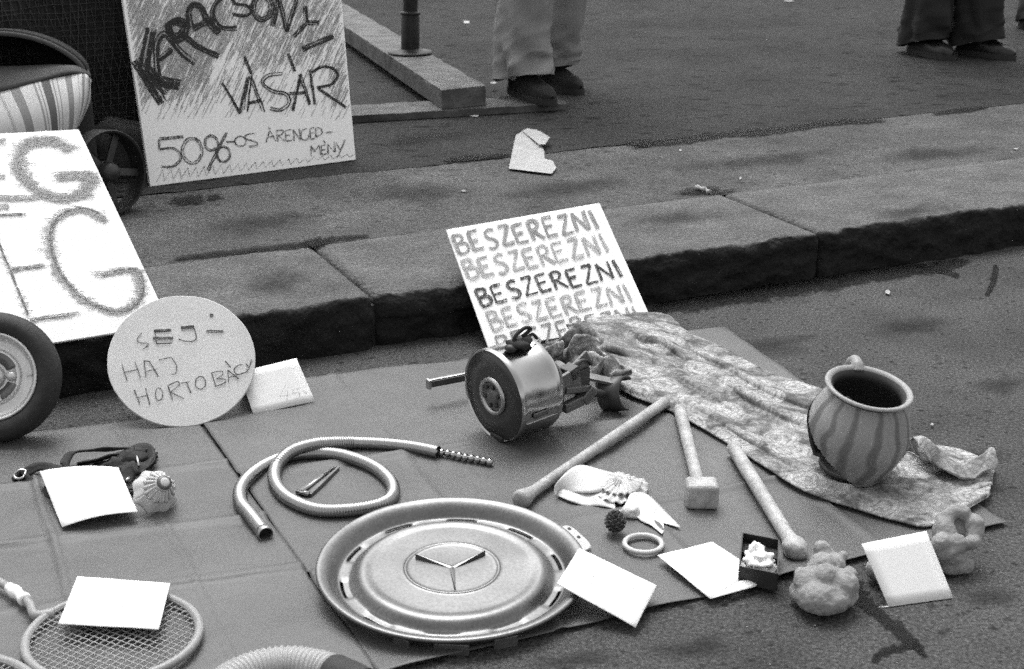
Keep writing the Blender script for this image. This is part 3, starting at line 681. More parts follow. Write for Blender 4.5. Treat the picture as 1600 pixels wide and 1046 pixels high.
e0 = path[0]; ed0 = (path[0] - path[8]).normalized()
MB().lathe([(.0115, -.010), (.0124, -.009), (.0124, .004), (.0112, .005), (.0102, .004), (.0102, -.012)], e0, ed0, 20).build('end_collar', 'hose', ht2)
MB().lathe([(.0102, -.010), (.0001, -.010)], e0, ed0, 20).build('bore', 'black', ht2)
bp_ = even(hose_path([(680, 706), (700, 709), (722, 714), (745, 718), (772, 724)], .012, []), .0118)
for p in bp_: MB().ball(p, .0068, 2, (1, 1, 1.05)).build('coil_turn', 'chrome', ht2)
MB().tube(bp_, .0032, 8).build('core', 'darkmetal', ht2)

# small pen-like metal clip inside the hose loop
a, b = P(474, 772, .008), P(527, 731, .008); d = (b - a).normalized(); s_ = Vector((-d.y, d.x, 0)); L_ = (b - a).length
t = thing('metal_clip', 'small tapered metal clip lying inside the hose loop', 'clip', (a + b) / 2 - UP * .004)
for sg, w_ in ((1, .0155), (-1, .0155)):
    q = [a - s_ * sg * .0005, a + s_ * sg * w_, b + s_ * sg * .005, b + s_ * sg * .0006]
    mb = MB(); mb.add([v + UP * .003 for v in q] + [v - UP * .004 for v in q], [(0, 1, 2, 3), (7, 6, 5, 4), (0, 4, 5, 1), (1, 5, 6, 2), (2, 6, 7, 3), (3, 7, 4, 0)])
    bevel(mb.build('jaw', 'midmetal', t, smooth=False), .001)
MB().tube([a - d * .002 + UP * .006, b - d * .01 + UP * .005], [.0034, .0016], 10).build('ridge', 'chrome', t)
MB().tube([a - s_ * .011 + UP * .002, a + s_ * .011 + UP * .002], .0045, 10).build('end_roll', 'chrome', t)

# ================================================================== MOTOR DRUM
psi = R(38); da = Vector((math.cos(psi), math.sin(psi), .05)).normalized(); dr = .086
dg = P(779, 690, .005); df = dg + UP * (dr + .002) + Vector((-.01, .0, 0))
t = thing('drum_motor', 'shiny metal drum motor with dark round face and wiring behind', 'motor', dg)
mb = MB().lathe([(.080, .004), (.0845, .000), (.0865, .003), (.0865, .012), (.0855, .014), (.0855, .076), (.0865, .078), (.0865, .088), (.083, .096), (.072, .102), (.05, .104), (.0002, .104)], df, da, 72)
drum = mb.build('drum', 'chrome', t, smooth='auto')
MB().lathe([(.0825, .004), (.0815, .0018), (.05, .0012), (.034, .0008)], df, da, 72).build('face', 'face', t)
MB().lathe([(.036, .0), (.035, -.004), (.031, -.0055), (.0275, -.0035), (.0265, .001)], df, da, 48).build('hub_ring', 'alu', t)
MB().lathe([(.0265, -.001), (.022, -.002), (.017, .0), (.012, -.004), (.008, -.005), (.0002, -.005)], df, da, 36).build('hub_plate', 'midmetal', t, smooth='auto')
x_ = (UP - da * UP.dot(da)).normalized(); y_ = da.cross(x_)
for k in range(6):
    a = R(60 * k + 15); c = df + (x_ * math.cos(a) + y_ * math.sin(a)) * .0195 - da * .002
    MB().lathe([(.0042, .002), (.0042, -.003), (.003, -.004), (.0001, -.004)], c, da, 6).build('bolt', 'darkmetal', t, smooth=False)
# seam band and plate on the drum's side
a = R(-118); dd = x_ * math.cos(a) + y_ * math.sin(a)
def dpt(ang, h, r): return df + (x_ * math.cos(R(ang)) + y_ * math.sin(R(ang))) * r + da * h
side = -1 if dpt(-90, .05, .09).y < dpt(90, .05, .09).y else 1
MB().tube([dpt(side * 112, .012 + .07 * i / 6, .0862) for i in range(7)], .0016, 6).build('seam', 'alu', t)
MB().grid(lambda u, v: dpt(side * (99 + 7 * v), .024 + .034 * u, .0868), 8, 3).build('type_plate', 'midmetal', t, solid=.0008)
# clamp with wires on top
tp = dpt(side * 12, .045, .088)
mb = MB(); mb.ball(tp + UP * .006, .018, 2, (1.2, .9, .6), .5, 2, 3); mb.ball(tp + da * .016 + UP * .008, .014, 2, (1.1, 1, .7), .5, 2, 5); mb.ball(tp - da * .014 + UP * .003, .012, 2, (1, 1, .7), .4, 2, 9)
mb.build('terminal_block', 'black', t)
MB().tube(catmull([tp - da * .01 + UP * .012, tp + UP * .024 - da * .002, tp + UP * .032 + da * .018, tp + UP * .026 + da * .03, tp + UP * .018 + da * .012], 8), .0035, 8).build('wire', 'strap', t)
MB().tube(catmull([tp + da * .02 + UP * .01, tp + da * .034 + UP * .016, tp + da * .045 + UP * .005], 8), .003, 8).build('wire', 'strap', t)
bevel(MB().box(dg + UP * .008 + Vector((.012, .012, 0)), da * .022, Vector((-da.y, da.x, 0)) * .018, UP * .006).build('foot', 'black', t, smooth=False), .003)
# neck, brackets, coil and curved tail behind
ne = df + da * .104 - UP * .008
MB().lathe([(.052, -.004), (.050, .02), (.044, .028), (.030, .030), (.030, .055), (.0002, .055)], ne, da, 40).build('neck', 'midmetal', t, smooth='auto')
sdv = Vector((da.y, -da.x, 0))
for i, (f, s, z, L_, w_, h_, mm, tw) in enumerate([(.035, .040, .005, .03, .004, .020, 'midmetal', .2), (.055, .038, -.012, .028, .012, .006, 'midmetal', -.2), (.07, .030, .022, .030, .003, .016, 'midmetal', .5),
                                              (.052, .030, .018, .012, .014, .012, 'darkmetal', .3), (.075, .022, -.004, .018, .016, .022, 'darkmetal', 0), (.08, .042, -.03, .016, .012, .010, 'midmetal', .6), (.045, .045, -.038, .022, .008, .009, 'midmetal', .1)]):
    a1 = (da * math.cos(tw) + UP * math.sin(tw)).normalized(); a3 = (UP * math.cos(tw) - da * math.sin(tw)).normalized()
    bevel(MB().box(ne + da * f + sdv * s + UP * z, a1 * L_, sdv * w_, a3 * h_).build('bracket', mm, t, smooth=False), .002)
def arcband(c, ax, r, a0, a1, wd, th, n=22):
    u = (UP - ax * UP.dot(ax)).normalized(); v = ax.cross(u)
    return MB().grid(lambda p, q: c + (u * math.cos(R(a0 + (a1 - a0) * p)) + v * math.sin(R(a0 + (a1 - a0) * p))) * r + ax * wd * (q - .5), n, 2)
arcband(ne + da * .075 + sdv * .030 + UP * .015, sdv, .024, -70, 150, .020, .003).build('cable_clamp', 'darkmetal', t, solid=.004)
tl = P(958, 640, .005); tc_ = tl + UP * .035
arcband(tc_ + Vector((.006, 0, -.003)), Vector((.80, -.52, .28)).normalized(), .033, -50, 165, .048, .004, 30).build('tail_bracket', 'darkmetal', t, solid=.004)
MB().tube(catmull([ne + da * .05 - UP * .02 + sdv * .02, ne + da * .10 - UP * .035 + sdv * .025, tc_ - UP * .01], 8), [.008] * 16 + [.007], 12).build('tail_arm', 'darkmetal', t)
bevel(MB().box(tc_ + UP * .030 - Vector((.022, .0, .004)), Vector((.03, -.008, -.004)), Vector((.004, .012, 0)), UP * .003).build('tail_plate', 'midmetal', t, smooth=False), .001)
# axle bar at the left
lb, rb = P(672, 600, .045), P(745, 586, .045)
ld = (rb - lb).normalized()
bevel(MB().box((lb + rb) / 2, ld * ((rb - lb).length / 2), Vector((-ld.y, ld.x, 0)) * .006, UP * .0065).build('axle_bar', 'darkmetal', t, smooth=False), .0015)
bevel(MB().box(lb - ld * .003, ld * .003, Vector((-ld.y, ld.x, 0)) * .007, UP * .0095).build('axle_end', 'alu', t, smooth=False), .001)
bevel(MB().box((lb + rb) / 2 + UP * .0075, ld * ((rb - lb).length / 2), Vector((-ld.y, ld.x, 0)) * .0035, UP * .001).build('axle_edge', 'alu', t, smooth=False), .0005)

# ================================================================== PATTERNED TOWEL
def towel_material(name, lo, hi):
    m = mat(name, 1.0, .95, var=.06, scale=30, fine=.14, fscale=420, bump=.25, bscale=330, spec=.1)
    def fn(t, n, l, val, b):
        tc = n.new('ShaderNodeTexCoord')
        wn_ = n.new('ShaderNodeTexNoise'); wn_.inputs['Scale'].default_value = 22; wn_.inputs['Detail'].default_value = 3; l.new(tc.outputs['Object'], wn_.inputs['Vector'])
        mx = n.new('ShaderNodeVectorMath'); mx.operation = 'MULTIPLY_ADD'; l.new(wn_.outputs['Color'], mx.inputs[0]); mx.inputs[1].default_value = (.035, .035, .035); l.new(tc.outputs['Object'], mx.inputs[2])
        v = n.new('ShaderNodeTexVoronoi'); v.inputs['Scale'].default_value = 12; l.new(mx.outputs[0], v.inputs['Vector'])
        bl = mrange(t, v.outputs['Distance'], .40, .50, 1, 0)
        rg_ = n.new('ShaderNodeMath'); rg_.operation = 'SINE'; l.new(mult(t, v.outputs['Distance'], 46), rg_.inputs[0])
        rings = mrange(t, rg_.outputs[0], -.9, -.3, .66, 1)
        d = n.new('ShaderNodeTexNoise'); d.inputs['Scale'].default_value = 17; d.inputs['Detail'].default_value = 6; d.inputs['Roughness'].default_value = .7; d.inputs['Distortion'].default_value = .6; l.new(tc.outputs['Object'], d.inputs['Vector'])
        bgv = mrange(t, d.outputs[0], .42, .58, lo, hi * .72)
        flw = mult(t, mrange(t, d.outputs[0], .3, .7, hi * .8, hi * 1.1), rings)
        mxv = n.new('ShaderNodeMix'); mxv.data_type = 'FLOAT'; l.new(bl, mxv.inputs[0]); l.new(bgv, mxv.inputs[2]); l.new(flw, mxv.inputs[3])
        s1 = mxv.outputs[0]
        v2 = n.new('ShaderNodeTexVoronoi'); v2.inputs['Scale'].default_value = 75; v2.feature = 'DISTANCE_TO_EDGE'; l.new(tc.outputs['Object'], v2.inputs['Vector'])
        d2 = n.new('ShaderNodeTexNoise'); d2.inputs['Scale'].default_value = 60; d2.inputs['Detail'].default_value = 5; d2.inputs['Distortion'].default_value = 1; l.new(tc.outputs['Object'], d2.inputs['Vector'])
        s2 = mrange(t, v2.outputs['Distance'], .02, .12, .78, 1.05); s3 = mrange(t, d2.outputs[0], .35, .65, .68, 1.2)
        l.new(mult(t, mult(t, mult(t, s1, val), s2), s3), b.inputs['Base Color'])
    return rework(m, fn)
M['towel'] = towel_material('patterned terry', .11, .37)
top = catmull([(884, 508, 0), (930, 498, 0), (985, 490, 0), (1040, 492, 0), (1075, 520, 0), (1130, 545, 0), (1200, 582, 0), (1290, 612, 0), (1360, 648, 0), (1430, 690, 0), (1500, 704, 0), (1556, 728, 0)], 12)
bot = catmull([(918, 560, 0), (948, 588, 0), (985, 618, 0), (1030, 636, 0), (1075, 658, 0), (1130, 690, 0), (1190, 728, 0), (1260, 770, 0), (1340, 797, 0), (1405, 816, 0), (1458, 822, 0), (1544, 778, 0)], 12)
NT = len(top) - 1; NW = 44
tt = thing('patterned_towel', 'long floral patterned towel trailing from the motor to under the clay pot', 'towel', P(1200, 660, .006))
def lerp_l(A, f):
    x = f * (len(A) - 1); i = min(int(x), len(A) - 2); return A[i].lerp(A[i + 1], x - i)
def towel_pt(u, v):
    p = lerp_l(top, u).lerp(lerp_l(bot, u), v)
    h = .012 + .055 * max(0, 1 - u / .34) ** 1.3 * (1 - .45 * v) * (1 if u > .05 else .9)
    h += .007 * noise.noise(Vector((u * 5 + v * 2, v * 5 - u * 3, 2))) + .005 * noise.noise(Vector((u * 16 + v * 3, v * 9, 5)))
    for (vc, amp, wd, u0, u1, sl) in [(.30, .010, .09, .12, .75, .25), (.55, .008, .08, .05, .6, .30), (.16, .007, .06, .3, .8, .1), (.78, .005, .07, .3, .9, .1)]:
        k = max(0, 1 - abs(v - vc - sl * (u - .4)) / wd); fall = max(0, min(1, (u - u0) / .1)) * max(0, min(1, (u1 - u) / .12)); h += amp * k * k * (3 - 2 * k) * fall
    ed = min(v, 1 - v); h = .010 + (h - .010) * min(1, .25 + ed / .10) if u > .1 else h
    h = max(.009, h)
    d = ray(p.x, p.y); k = (h - CAM_H) / d.z
    bq = CP + d * ((bp0 - CP).dot(bn_) / d.dot(bn_))
    if (bq - KO).dot(KE) < 0.72 and bq.z > -.03:
        k = min(k, ((bp0 - CP).dot(bn_) + .012) / d.dot(bn_))
    return CP + d * k
ob = MB().grid(towel_pt, 150, NW).build('terry_sheet', 'towel', tt, solid=.0028, solid_off=-1)
# folded over end of the towel at the right
fa = [P(1430, 724, .010), P(1470, 744, .010), P(1515, 746, .010), P(1550, 744, .010)]
fq = catmull(fa, 10)
FS = catmull([(.050, .006, 0), (.046, .020, 0), (.030, .036, 0), (.006, .043, 0), (-.018, .036, 0), (-.034, .024, 0)], 6)
def flap(u, v):
    c = lerp_l(fq, u); q = lerp_l(FS, v); k = .75 + .35 * math.sin(u * 7 + .6)
    return c + Vector((-.12, .99, 0)) * q.x * (.8 + .3 * math.sin(u * 5)) + UP * (q.y * k + .004 * noise.noise(Vector((u * 7, v * 3, 1)))) + Vector((.006 * noise.noise(Vector((u * 6, v * 4, 3))), 0, 0))
MB().grid(flap, 44, 24).build('folded_end', 'towel', tt, solid=.004)

# crumpled rag between the motor and the towel
M['rag'] = towel_material('crumpled cotton', .09, .42)
rg = P(915, 600, .006)
def ragf(u, v):
    c = [P(838, 556, .075), P(905, 508, .115), P(992, 590, .06), P(905, 600, .03)]
    p = bil(c, u, v); q = Vector((u * 2.9, v * 2.9, 0))
    w1 = noise.noise(q * .8 + Vector((3, 1, 0))); f = .026 * math.sin(u * 9 + v * 5 + 4 * w1) + .016 * math.sin(v * 13 - u * 4 + 5 * w1) + .02 * noise.noise(q * 1.6)
    e = min(u, 1 - u, v, 1 - v); nn_ = Vector((.15, -.5, .85))
    return p + nn_ * (f * min(1, .35 + e * 5)) + Vector((.012 * math.sin(v * 11 + 3 * w1), 0, .006 * noise.noise(q * 3)))
o = MB().grid(ragf, 70, 60).build('crumpled_rag', 'rag', loc=rg, solid=.003)
tag(o, 'crumpled patterned rag bunched up between the motor and the towel', 'rag')

# ================================================================== CLAY POT
pb = P(1322, 732, .025); pax = Vector((.13, -.15, 1)).normalized()
M['pot'] = mat('glazed pot', .235, .5, var=.12, scale=14, fine=.10, fscale=200, spec=.45)
def potfn(t, n, l, val, b):
    tc = n.new('ShaderNodeTexCoord'); at_ = n.new('ShaderNodeAttribute'); at_.attribute_name = 'drip'
    nz = n.new('ShaderNodeTexNoise'); nz.inputs['Scale'].default_value = 22; l.new(tc.outputs['Object'], nz.inputs['Vector'])
    ad = n.new('ShaderNodeMath'); ad.operation = 'MULTIPLY_ADD'; l.new(nz.outputs[0], ad.inputs[0]); ad.inputs[1].default_value = .25; l.new(at_.outputs['Fac'], ad.inputs[2])
    k = mrange(t, ad.outputs[0], .36, .62, 1, .50)
    l.new(mult(t, val, k), b.inputs['Base Color'])
rework(M['pot'], potfn)
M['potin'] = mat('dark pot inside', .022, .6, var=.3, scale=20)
pt = thing('clay_pot', 'glazed clay pot with dark drips and a broken side standing on the towel', 'pot', pb)
prof = [(.0002, .004), (.030, .002), (.056, .002), (.061, .006), (.069, .020), (.0775, .040), (.0845, .060), (.087, .078), (.0845, .097), (.078, .116), (.070, .133), (.0635, .143), (.0625, .148), (.066, .153), (.071, .156), (.073, .159), (.070, .162), (.064, .160), (.060, .154)]
pr = [(p.x, p.y) for p in catmull([(r, h, 0) for r, h in prof], 5)]
pref = Vector((0, -1, 0)); SEG = 144
def broke(r, h, a):
    # break on the lower left; angle measured from the camera side
    a = (a + math.pi) % (2 * math.pi) - math.pi
    al = -a if BRK < 0 else a
    if not (R(0) < al < R(118)): return False
    f = (al - R(0)) / R(66)
    return r > .045 and h < .006 + .064 * f
BRK = 1
_u = (pref - pax * pref.dot(pax)).normalized(); _v = pax.cross(_u)
BRK = 1 if _v.x < 0 else -1
pm = MB().lathe(pr, pb, pax, SEG, cut=broke, ref=pref)
drip = []
for i, (r, h) in enumerate(pr):
    for k in range(SEG):
        a = 2 * math.pi * k / SEG; f = 0
        for (c_, w_, h0) in [(0.12, .075, .01), (.62, .06, .012), (1.05, .06, .03), (-.42, .07, .008), (-.85, .06, .02), (-1.3, .08, .03), (1.6, .07, .02), (2.2, .08, .02), (-2, .08, .02), (-2.6, .08, .03), (2.8, .06, .02)]:
            dd = (a - c_ + math.pi + .12 * noise.noise(Vector((h * 30, c_ * 5, 0)))) % (2 * math.pi) - math.pi
            wd = w_ * 1.9 * (1.25 - .6 * h / .15)
            if h > h0 and h < .15: f = max(f, 1 - (abs(dd) / wd) ** 2 * .55)
        drip.append(max(0, f) * .55 if h < .15 else .1)
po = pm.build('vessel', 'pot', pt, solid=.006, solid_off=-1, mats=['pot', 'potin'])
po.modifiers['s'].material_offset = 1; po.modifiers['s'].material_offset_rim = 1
at_ = po.data.attributes.new('drip', 'FLOAT', 'POINT'); at_.data.foreach_set('value', drip[:len(po.data.vertices)])
# inner shell keeps the interior dark through the mouth
hv0 = Vector((-.06, .85, 0)); hb = (hv0 - pax * hv0.dot(pax)).normalized()
hpth = catmull([pb + pax * .152 + hb * .064, pb + pax * .160 + hb * .076, pb + pax * .158 + hb * .092, pb + pax * .138 + hb * .106, pb + pax * .108 + hb * .102, pb + pax * .085 + hb * .082], 8)
MB().tube(hpth, [.011] * 8 + [.010] * (len(hpth) - 8), 14).build('handle', 'pot', pt)

# ================================================================== WOODEN STICKS
def stick(name, label, a, b, r0, r1, z0, z1, extra):
    A, B = P(*a, z0), P(*b, z1); d = (B - A).normalized()
    t = thing(name, label, 'stick' if name != 'wooden_mallet' else 'mallet', (A + B) / 2 - UP * r0)
    n = 30; L_ = (B - A).length
    MB().tube([A + d * L_ * i / n for i in range(n + 1)], [(r0 + (r1 - r0) * i / n) * (1 + .03 * noise.noise(Vector((i * .4, a[0], 0)))) for i in range(n + 1)], 14).build('shaft', 'wood', t)
    extra(t, A, B, d); return t
def flare(t, A, B, d):
    MB().lathe([(.0096, -.030), (.0105, -.02), (.013, -.010), (.0155, -.002), (.0165, .006), (.0150, .012), (.010, .0145), (.0002, .015)], B, d, 24).build('flared_end', 'wood', t)
stick('wooden_stick', 'pale round stick with flared end touching the hubcap rim', (1040, 628), (818, 778), .0105, .0095, .022, .017, flare)
def block(t, A, B, d):
    s_ = Vector((-d.y, d.x, 0)).normalized(); up_ = s_.cross(d)
    c = B + d * .018 + UP * .006
    o = MB().box(c, s_ * .0265, d * .021, UP * .0215).build('head', 'wood', t, smooth=False); bevel(o, .007, 3)
stick('wooden_mallet', 'short wooden mallet with square block head, middle of the three sticks', (1062, 640), (1094, 768), .0115, .0105, .022, .021, block)
def knob(t, A, B, d):
    mb = MB(); mb.ball(B + d * .012, .0195, 3, (1, 1.15, .95), .12, 1.6, 4); mb.ball(B + d * .022 + Vector((.006, 0, -.003)), .012, 2)
    mb.tube([B - d * .025, B + d * .004], [.0115, .015], 14)
    remesh(mb.build('knob', 'wood', t), .0022, 4)
stick('wooden_stick', 'pale round stick with bulbous knob beside the clay lump', (1146, 700), (1238, 850), .0125, .0115, .022, .018, knob)

# ================================================================== RIBBON ROSETTE
rc = P(968, 778, .02)
t = thing('ribbon_rosette', 'white satin ribbon rosette with swallow tailed ends', 'rosette', P(968, 785, .006))
def band(name, e1, e2, z1, z2, n=30, wob=.004):
    A = catmull([P(x, y, z) for (x, y), z in zip(e1, z1)], 8); B = catmull([P(x, y, z) for (x, y), z in zip(e2, z2)], 8)
    MB().grid(lambda u, v: lerp_l(A, u).lerp(lerp_l(B, u), v) + UP * (wob * noise.noise(Vector((u * 4, v * 1.5, e1[0][0] * .1)))), n, 8).build(name, 'ribbon', t, solid=.0007)
band('loop', [(1005, 752), (955, 738), (905, 727), (870, 755), (868, 772)], [(1000, 762), (960, 762), (925, 772), (880, 768), (870, 774)], [.03, .036, .04, .03, .018], [.022, .02, .016, .012, .010])
band('loop', [(866, 764), (890, 766), (925, 768), (960, 775)], [(874, 778), (895, 786), (925, 789), (962, 795)], [.016, .014, .014, .02], [.008, .008, .008, .010])
def tailf(u, v):
    uu = u * (1 - .22 * (1 - abs(2 * v - 1))); A = catmull([P(985, 772, .022), P(1010, 772, .020), P(1038, 798, .010), P(1064, 826, .009)], 8); B = catmull([P(975, 792, .015), P(1000, 812, .011), P(1020, 824, .009), P(1034, 835, .009)], 8)
    return lerp_l(A, uu).lerp(lerp_l(B, uu), v) + UP * .003 * noise.noise(Vector((u * 4, v * 2, 3)))
MB().grid(tailf, 24, 12).build('tail', 'ribbon', t, solid=.0007)
0 and band('tail', [(985, 772), (1010, 772), (1038, 798), (1064, 824)], [(975, 792), (1000, 812), (1020, 824), (1034, 834)], [.022, .020, .010, .009], [.015, .011, .008, .008])
def rosette(r0, seed, z, mb):
    def fn(u, v):
        a = 2 * math.pi * u; r = r0 * v * (1 + .10 * noise.noise(Vector((math.cos(a) * 1.5, math.sin(a) * 1.5, seed))))
        pl = (.0024 * math.sin(a * 19 + seed + 2 * v) * v + .006 * noise.noise(Vector((math.cos(a) * 1.6 * v, math.sin(a) * 1.6 * v, seed))) - .005 * v * v)
        return P(968, 776, 0) + Vector((r * math.cos(a), r * math.sin(a) * 1.15, z + pl + .004 * (1 - v)))
    return mb.grid(fn, 110, 10)
for r0, sdd, z in ((.047, 2, .019), (.034, 5, .027), (.017, 9, .032)): rosette(r0, sdd, z, MB()).build('petal_ring', 'ribbon', t, solid=.0007)
MB().ball(P(985, 800, .014), .016, 3, (1, .9, .7), .45, 2.6, 3).build('knot', 'ribbon', t)

# pine cone
pc = P(961, 832, .006)
t = thing('pine_cone', 'small dark pine cone beside the white ring', 'pine cone', pc)
MB().ball(pc + UP * .019, .014, 2).build('core', 'cone', t)
k = 0
for i in range(64):
    zf = 1 - 2 * (i + .5) / 64; a = i * 2.39996; rr = math.sqrt(1 - zf * zf); d = Vector((rr * math.cos(a), rr * math.sin(a), zf)); s_ = d.cross(UP).normalized(); q = s_.cross(d)
    c = pc + UP * .019 + d * .0155
    mb = MB().add([c - d * .006 - s_ * .0012, c + s_ * -.0048 + d * .001, c + d * .0028 + q * .0012, c + s_ * .0048 + d * .001, c - d * .006 + s_ * .0012, c + q * .0025, c - q * .0022], [(0, 1, 5), (1, 2, 5), (2, 3, 5), (3, 4, 5), (4, 0, 5), (0, 6, 1), (1, 6, 2), (2, 6, 3), (3, 6, 4), (4, 6, 0)])
    mb.build('scale', 'cone', t, smooth=False)
# ring
o = MB().tube(catmull([P(1005, 850, .0095) + Vector((.0285 * math.cos(a), .0285 * math.sin(a), 0)) for a in [2 * math.pi * i / 24 for i in range(24)]], 3, True), .0042, 12, cap=False).build('plastic_ring', 'plastic', loc=P(1005, 850, .005))
tag(o, 'white plastic ring lying between pine cone and folded note', 'ring')
# small plate with four holes
a = P(886, 826, .022); pxd = Vector((.62, -.72, -.28)).normalized(); pyd = Vector((.75, .62, .0)).normalized(); pn = pxd.cross(pyd).normalized(); pn = pn if pn.z > 0 else -pn
c = onp(897, 842, a, pn)
t = thing('perforated_plate', 'small white plate with four dark holes beside the hubcap', 'plate', c - UP * .02)
ring = [];
for k in range(32):
    an = 2 * math.pi * k / 32; ex = 3.2
    cx_ = math.copysign(abs(math.cos(an)) ** (2 / ex), math.cos(an)); sy_ = math.copysign(abs(math.sin(an)) ** (2 / ex), math.sin(an))
    ring.append(c + pxd * .030 * cx_ + pyd * .0155 * sy_)
bevel(MB().add([r + pn * .002 for r in ring] + [r - pn * .003 for r in ring], [tuple(range(32)), tuple(range(63, 31, -1))] + [(k, 32 + k, 32 + (k + 1) % 32, (k + 1) % 32) for k in range(32)]).build('plate', 'plastic', t, smooth=False), .001)
for (x, y) in [(-.020, -.007), (-.020, .007), (.002, -.007), (.002, .007)]:
    MB().lathe([(.0030, .0026), (.0022, .0031), (.0002, .0026)], c + pxd * x + pyd * y, pn, 12).build('hole', 'black', t)

# ================================================================== BLACK TRAY WITH TISSUE
fl, fr = P(1154, 911, .009), P(1213, 923, .009); bx = (fr - fl); by = P(1217, 880, .006) - fr
by = P(1160, 839, .030) - fl; by.z = 0; hgt = .028
t = thing('black_tray', 'small open black cardboard tray beside the folded note', 'tray', (fl + fr + by) / 2)
cen = (fl + fr) / 2 + by / 2; cen.z = .009; hxv = bx / 2; hyv = by / 2
mb = MB().box(cen + UP * .0015, hxv, hyv, UP * .001); mb.build('base', 'black', t, smooth=False)
for nm, c, a1, a2 in [('side_wall', cen - hxv, hxv.normalized() * .001, hyv), ('side_wall', cen + hxv, hxv.normalized() * .001, hyv), ('end_wall', cen - hyv, hxv * .97, hyv.normalized() * .001), ('end_wall', cen + hyv, hxv * .97, hyv.normalized() * .001)]:
    MB().box(c + UP * (hgt / 2), a1, a2, UP * (hgt / 2)).build(nm, 'black', t, smooth=False)
MB().box(cen + hyv * .25 + UP * .010, hxv * .95, hyv.normalized() * .001, UP * .007).build('divider', 'black', t, smooth=False)
MB().box(cen + hyv * .62 + UP * .012, hxv * .94, hyv * .34, UP * .001).build('insert', 'strap', t, smooth=False)
mb = MB().ball(cen - hyv * .25 + UP * .020, .023, 4, (.95, .9, .78), .45, 2.2, 12); mb.ball(cen - hyv * .35 + hxv * .3 + UP * .016, .015, 3, (1, 1, .8), .6, 2, 3); mb.ball(cen - hyv * .05 - hxv * .2 + UP * .032, .012, 3, (.9, .9, 1), .5, 2, 8)
o = mb.build('crumpled_tissue', 'white'); tag(o, 'crumpled white tissue sitting in the small black tray', 'tissue')

# ================================================================== CLAY LUMPS
def lump(name, label, balls, vox, disp, ds, cat='clay lump'):
    mb = MB()
    for (x, y, z, r, sc) in balls: mb.ball(P(x, y, z) if not isinstance(x, Vector) else x, r, 3, sc)
    o = mb.build(name, 'bone', loc=P(balls[0][0], balls[0][1] + 30, .002)); remesh(o, vox, 3, disp, ds); return tag(o, label, cat)
lump('clay_lump', 'knobbly pale clay lump with small lobes next to the knobbed stick', [
    (1286, 930, .026, .040, (1, .95, .68)), (1268, 912, .036, .026, (1, 1, .9)), (1312, 914, .038, .026, (1.0, 1, .9)), (1290, 903, .05, .020, (1, 1, 1)), (1327, 897, .048, .012, (1, 1, 1)), (1256, 900, .040, .014, (1, 1, 1)),
    (1286, 890, .044, .024, (1, 1, 1)), (1300, 884, .046, .018, (1, 1, 1)), (1288, 874, .046, .018, (1, 1, 1.1)), (1284, 858, .060, .0125, (1, 1, 1)), (1308, 874, .052, .010, (1, 1, 1)), (1316, 868, .060, .0075, (1, 1, 1)), (1260, 925, .02, .024, (1, 1, .8)), (1314, 928, .022, .024, (1, 1, .85))], .0022, .008, .02)
vt = thing('socketed_clay_piece', 'pale clay piece with a dark hollow socket behind the propped card', 'clay piece', P(1490, 890, .002))
mb = MB(); sc0 = P(1499, 826, .062); sx = Vector((1, .1, 0)).normalized(); sn = Vector((.10, -.80, .60)).normalized(); sy = sn.cross(sx).normalized(); sy = sy if sy.z > 0 else -sy
for k in range(24):      # thick horseshoe rim round the socket
    a = R(70 + 300 * k / 23)
    if 40 < math.degrees(a) % 360 < 68: continue
    mb.ball(sc0 + sx * .0225 * math.cos(a) + sy * .025 * math.sin(a) + sn * .002, .0135 + .003 * math.sin(a * 2 + 1), 2)
mb.ball(sc0 - sn * .030, .029, 3); mb.ball(P(1478, 862, .036), .022, 2); mb.ball(P(1472, 850, .05), .017, 2); mb.ball(P(1494, 852, .048), .017, 2); mb.ball(P(1518, 848, .050), .012, 2); mb.ball(P(1524, 842, .052), .009, 2)
for (x, y, z, r) in [(1490, 868, .030, .020), (1494, 880, .017, .019), (1508, 884, .014, .014), (1484, 884, .014, .016), (1460, 872, .022, .016)]: mb.ball(P(x, y, z), r, 2)
remesh(mb.build('body', 'bone', vt), .0024, 3, .006, .02)
lump('clay_lump', 'smooth pale lump mostly hidden behind the propped white card', [(1378, 890, .022, .022, (1.1, 1, .9)), (1400, 872, .02, .02, (1.1, 1, .9))], .003, .005, .03)

# ================================================================== STRAPS, SHUTTLECOCK
t = thing('leather_straps', 'tangled black leather straps with metal buckles under a white card', 'straps', P(140, 745, .004))
def strapb(pts, wd, zs, seed):
    q = catmull([P(x, y, z) for (x, y), z in zip(pts, zs)], 10)
    L = []; n = len(q)
    def fn(u, v):
        i = min(int(u * (n - 1)), n - 2); p = q[i].lerp(q[i + 1], u * (n - 1) - i); d = (q[i + 1] - q[i]).normalized(); s_ = Vector((-d.y, d.x, .7 * math.sin(u * 5 + seed))).normalized()
        return p + s_ * wd * (v - .5) + UP * .004 * noise.noise(Vector((u * 6, v * 2, seed)))
    MB().grid(fn, 40, 4).build('strap', 'strap', t, solid=.003)
strapb([(30, 745), (60, 728), (100, 732), (150, 722), (200, 718), (235, 702)], .016, [.012, .02, .016, .018, .02, .024], 1)
strapb([(100, 728), (112, 708), (150, 702), (200, 700), (232, 706)], .016, [.016, .026, .028, .028, .026], 2)
strapb([(120, 724), (160, 716), (190, 706), (226, 700), (234, 722), (215, 740)], .022, [.02, .024, .028, .03, .024, .018], 4)
strapb([(190, 752), (205, 735), (222, 726), (236, 712)], .028, [.014, .022, .026, .024], 6)
strapb([(66, 765), (90, 772), (140, 776), (190, 766), (218, 756)], .020, [.010, .012, .014, .014, .014], 8)
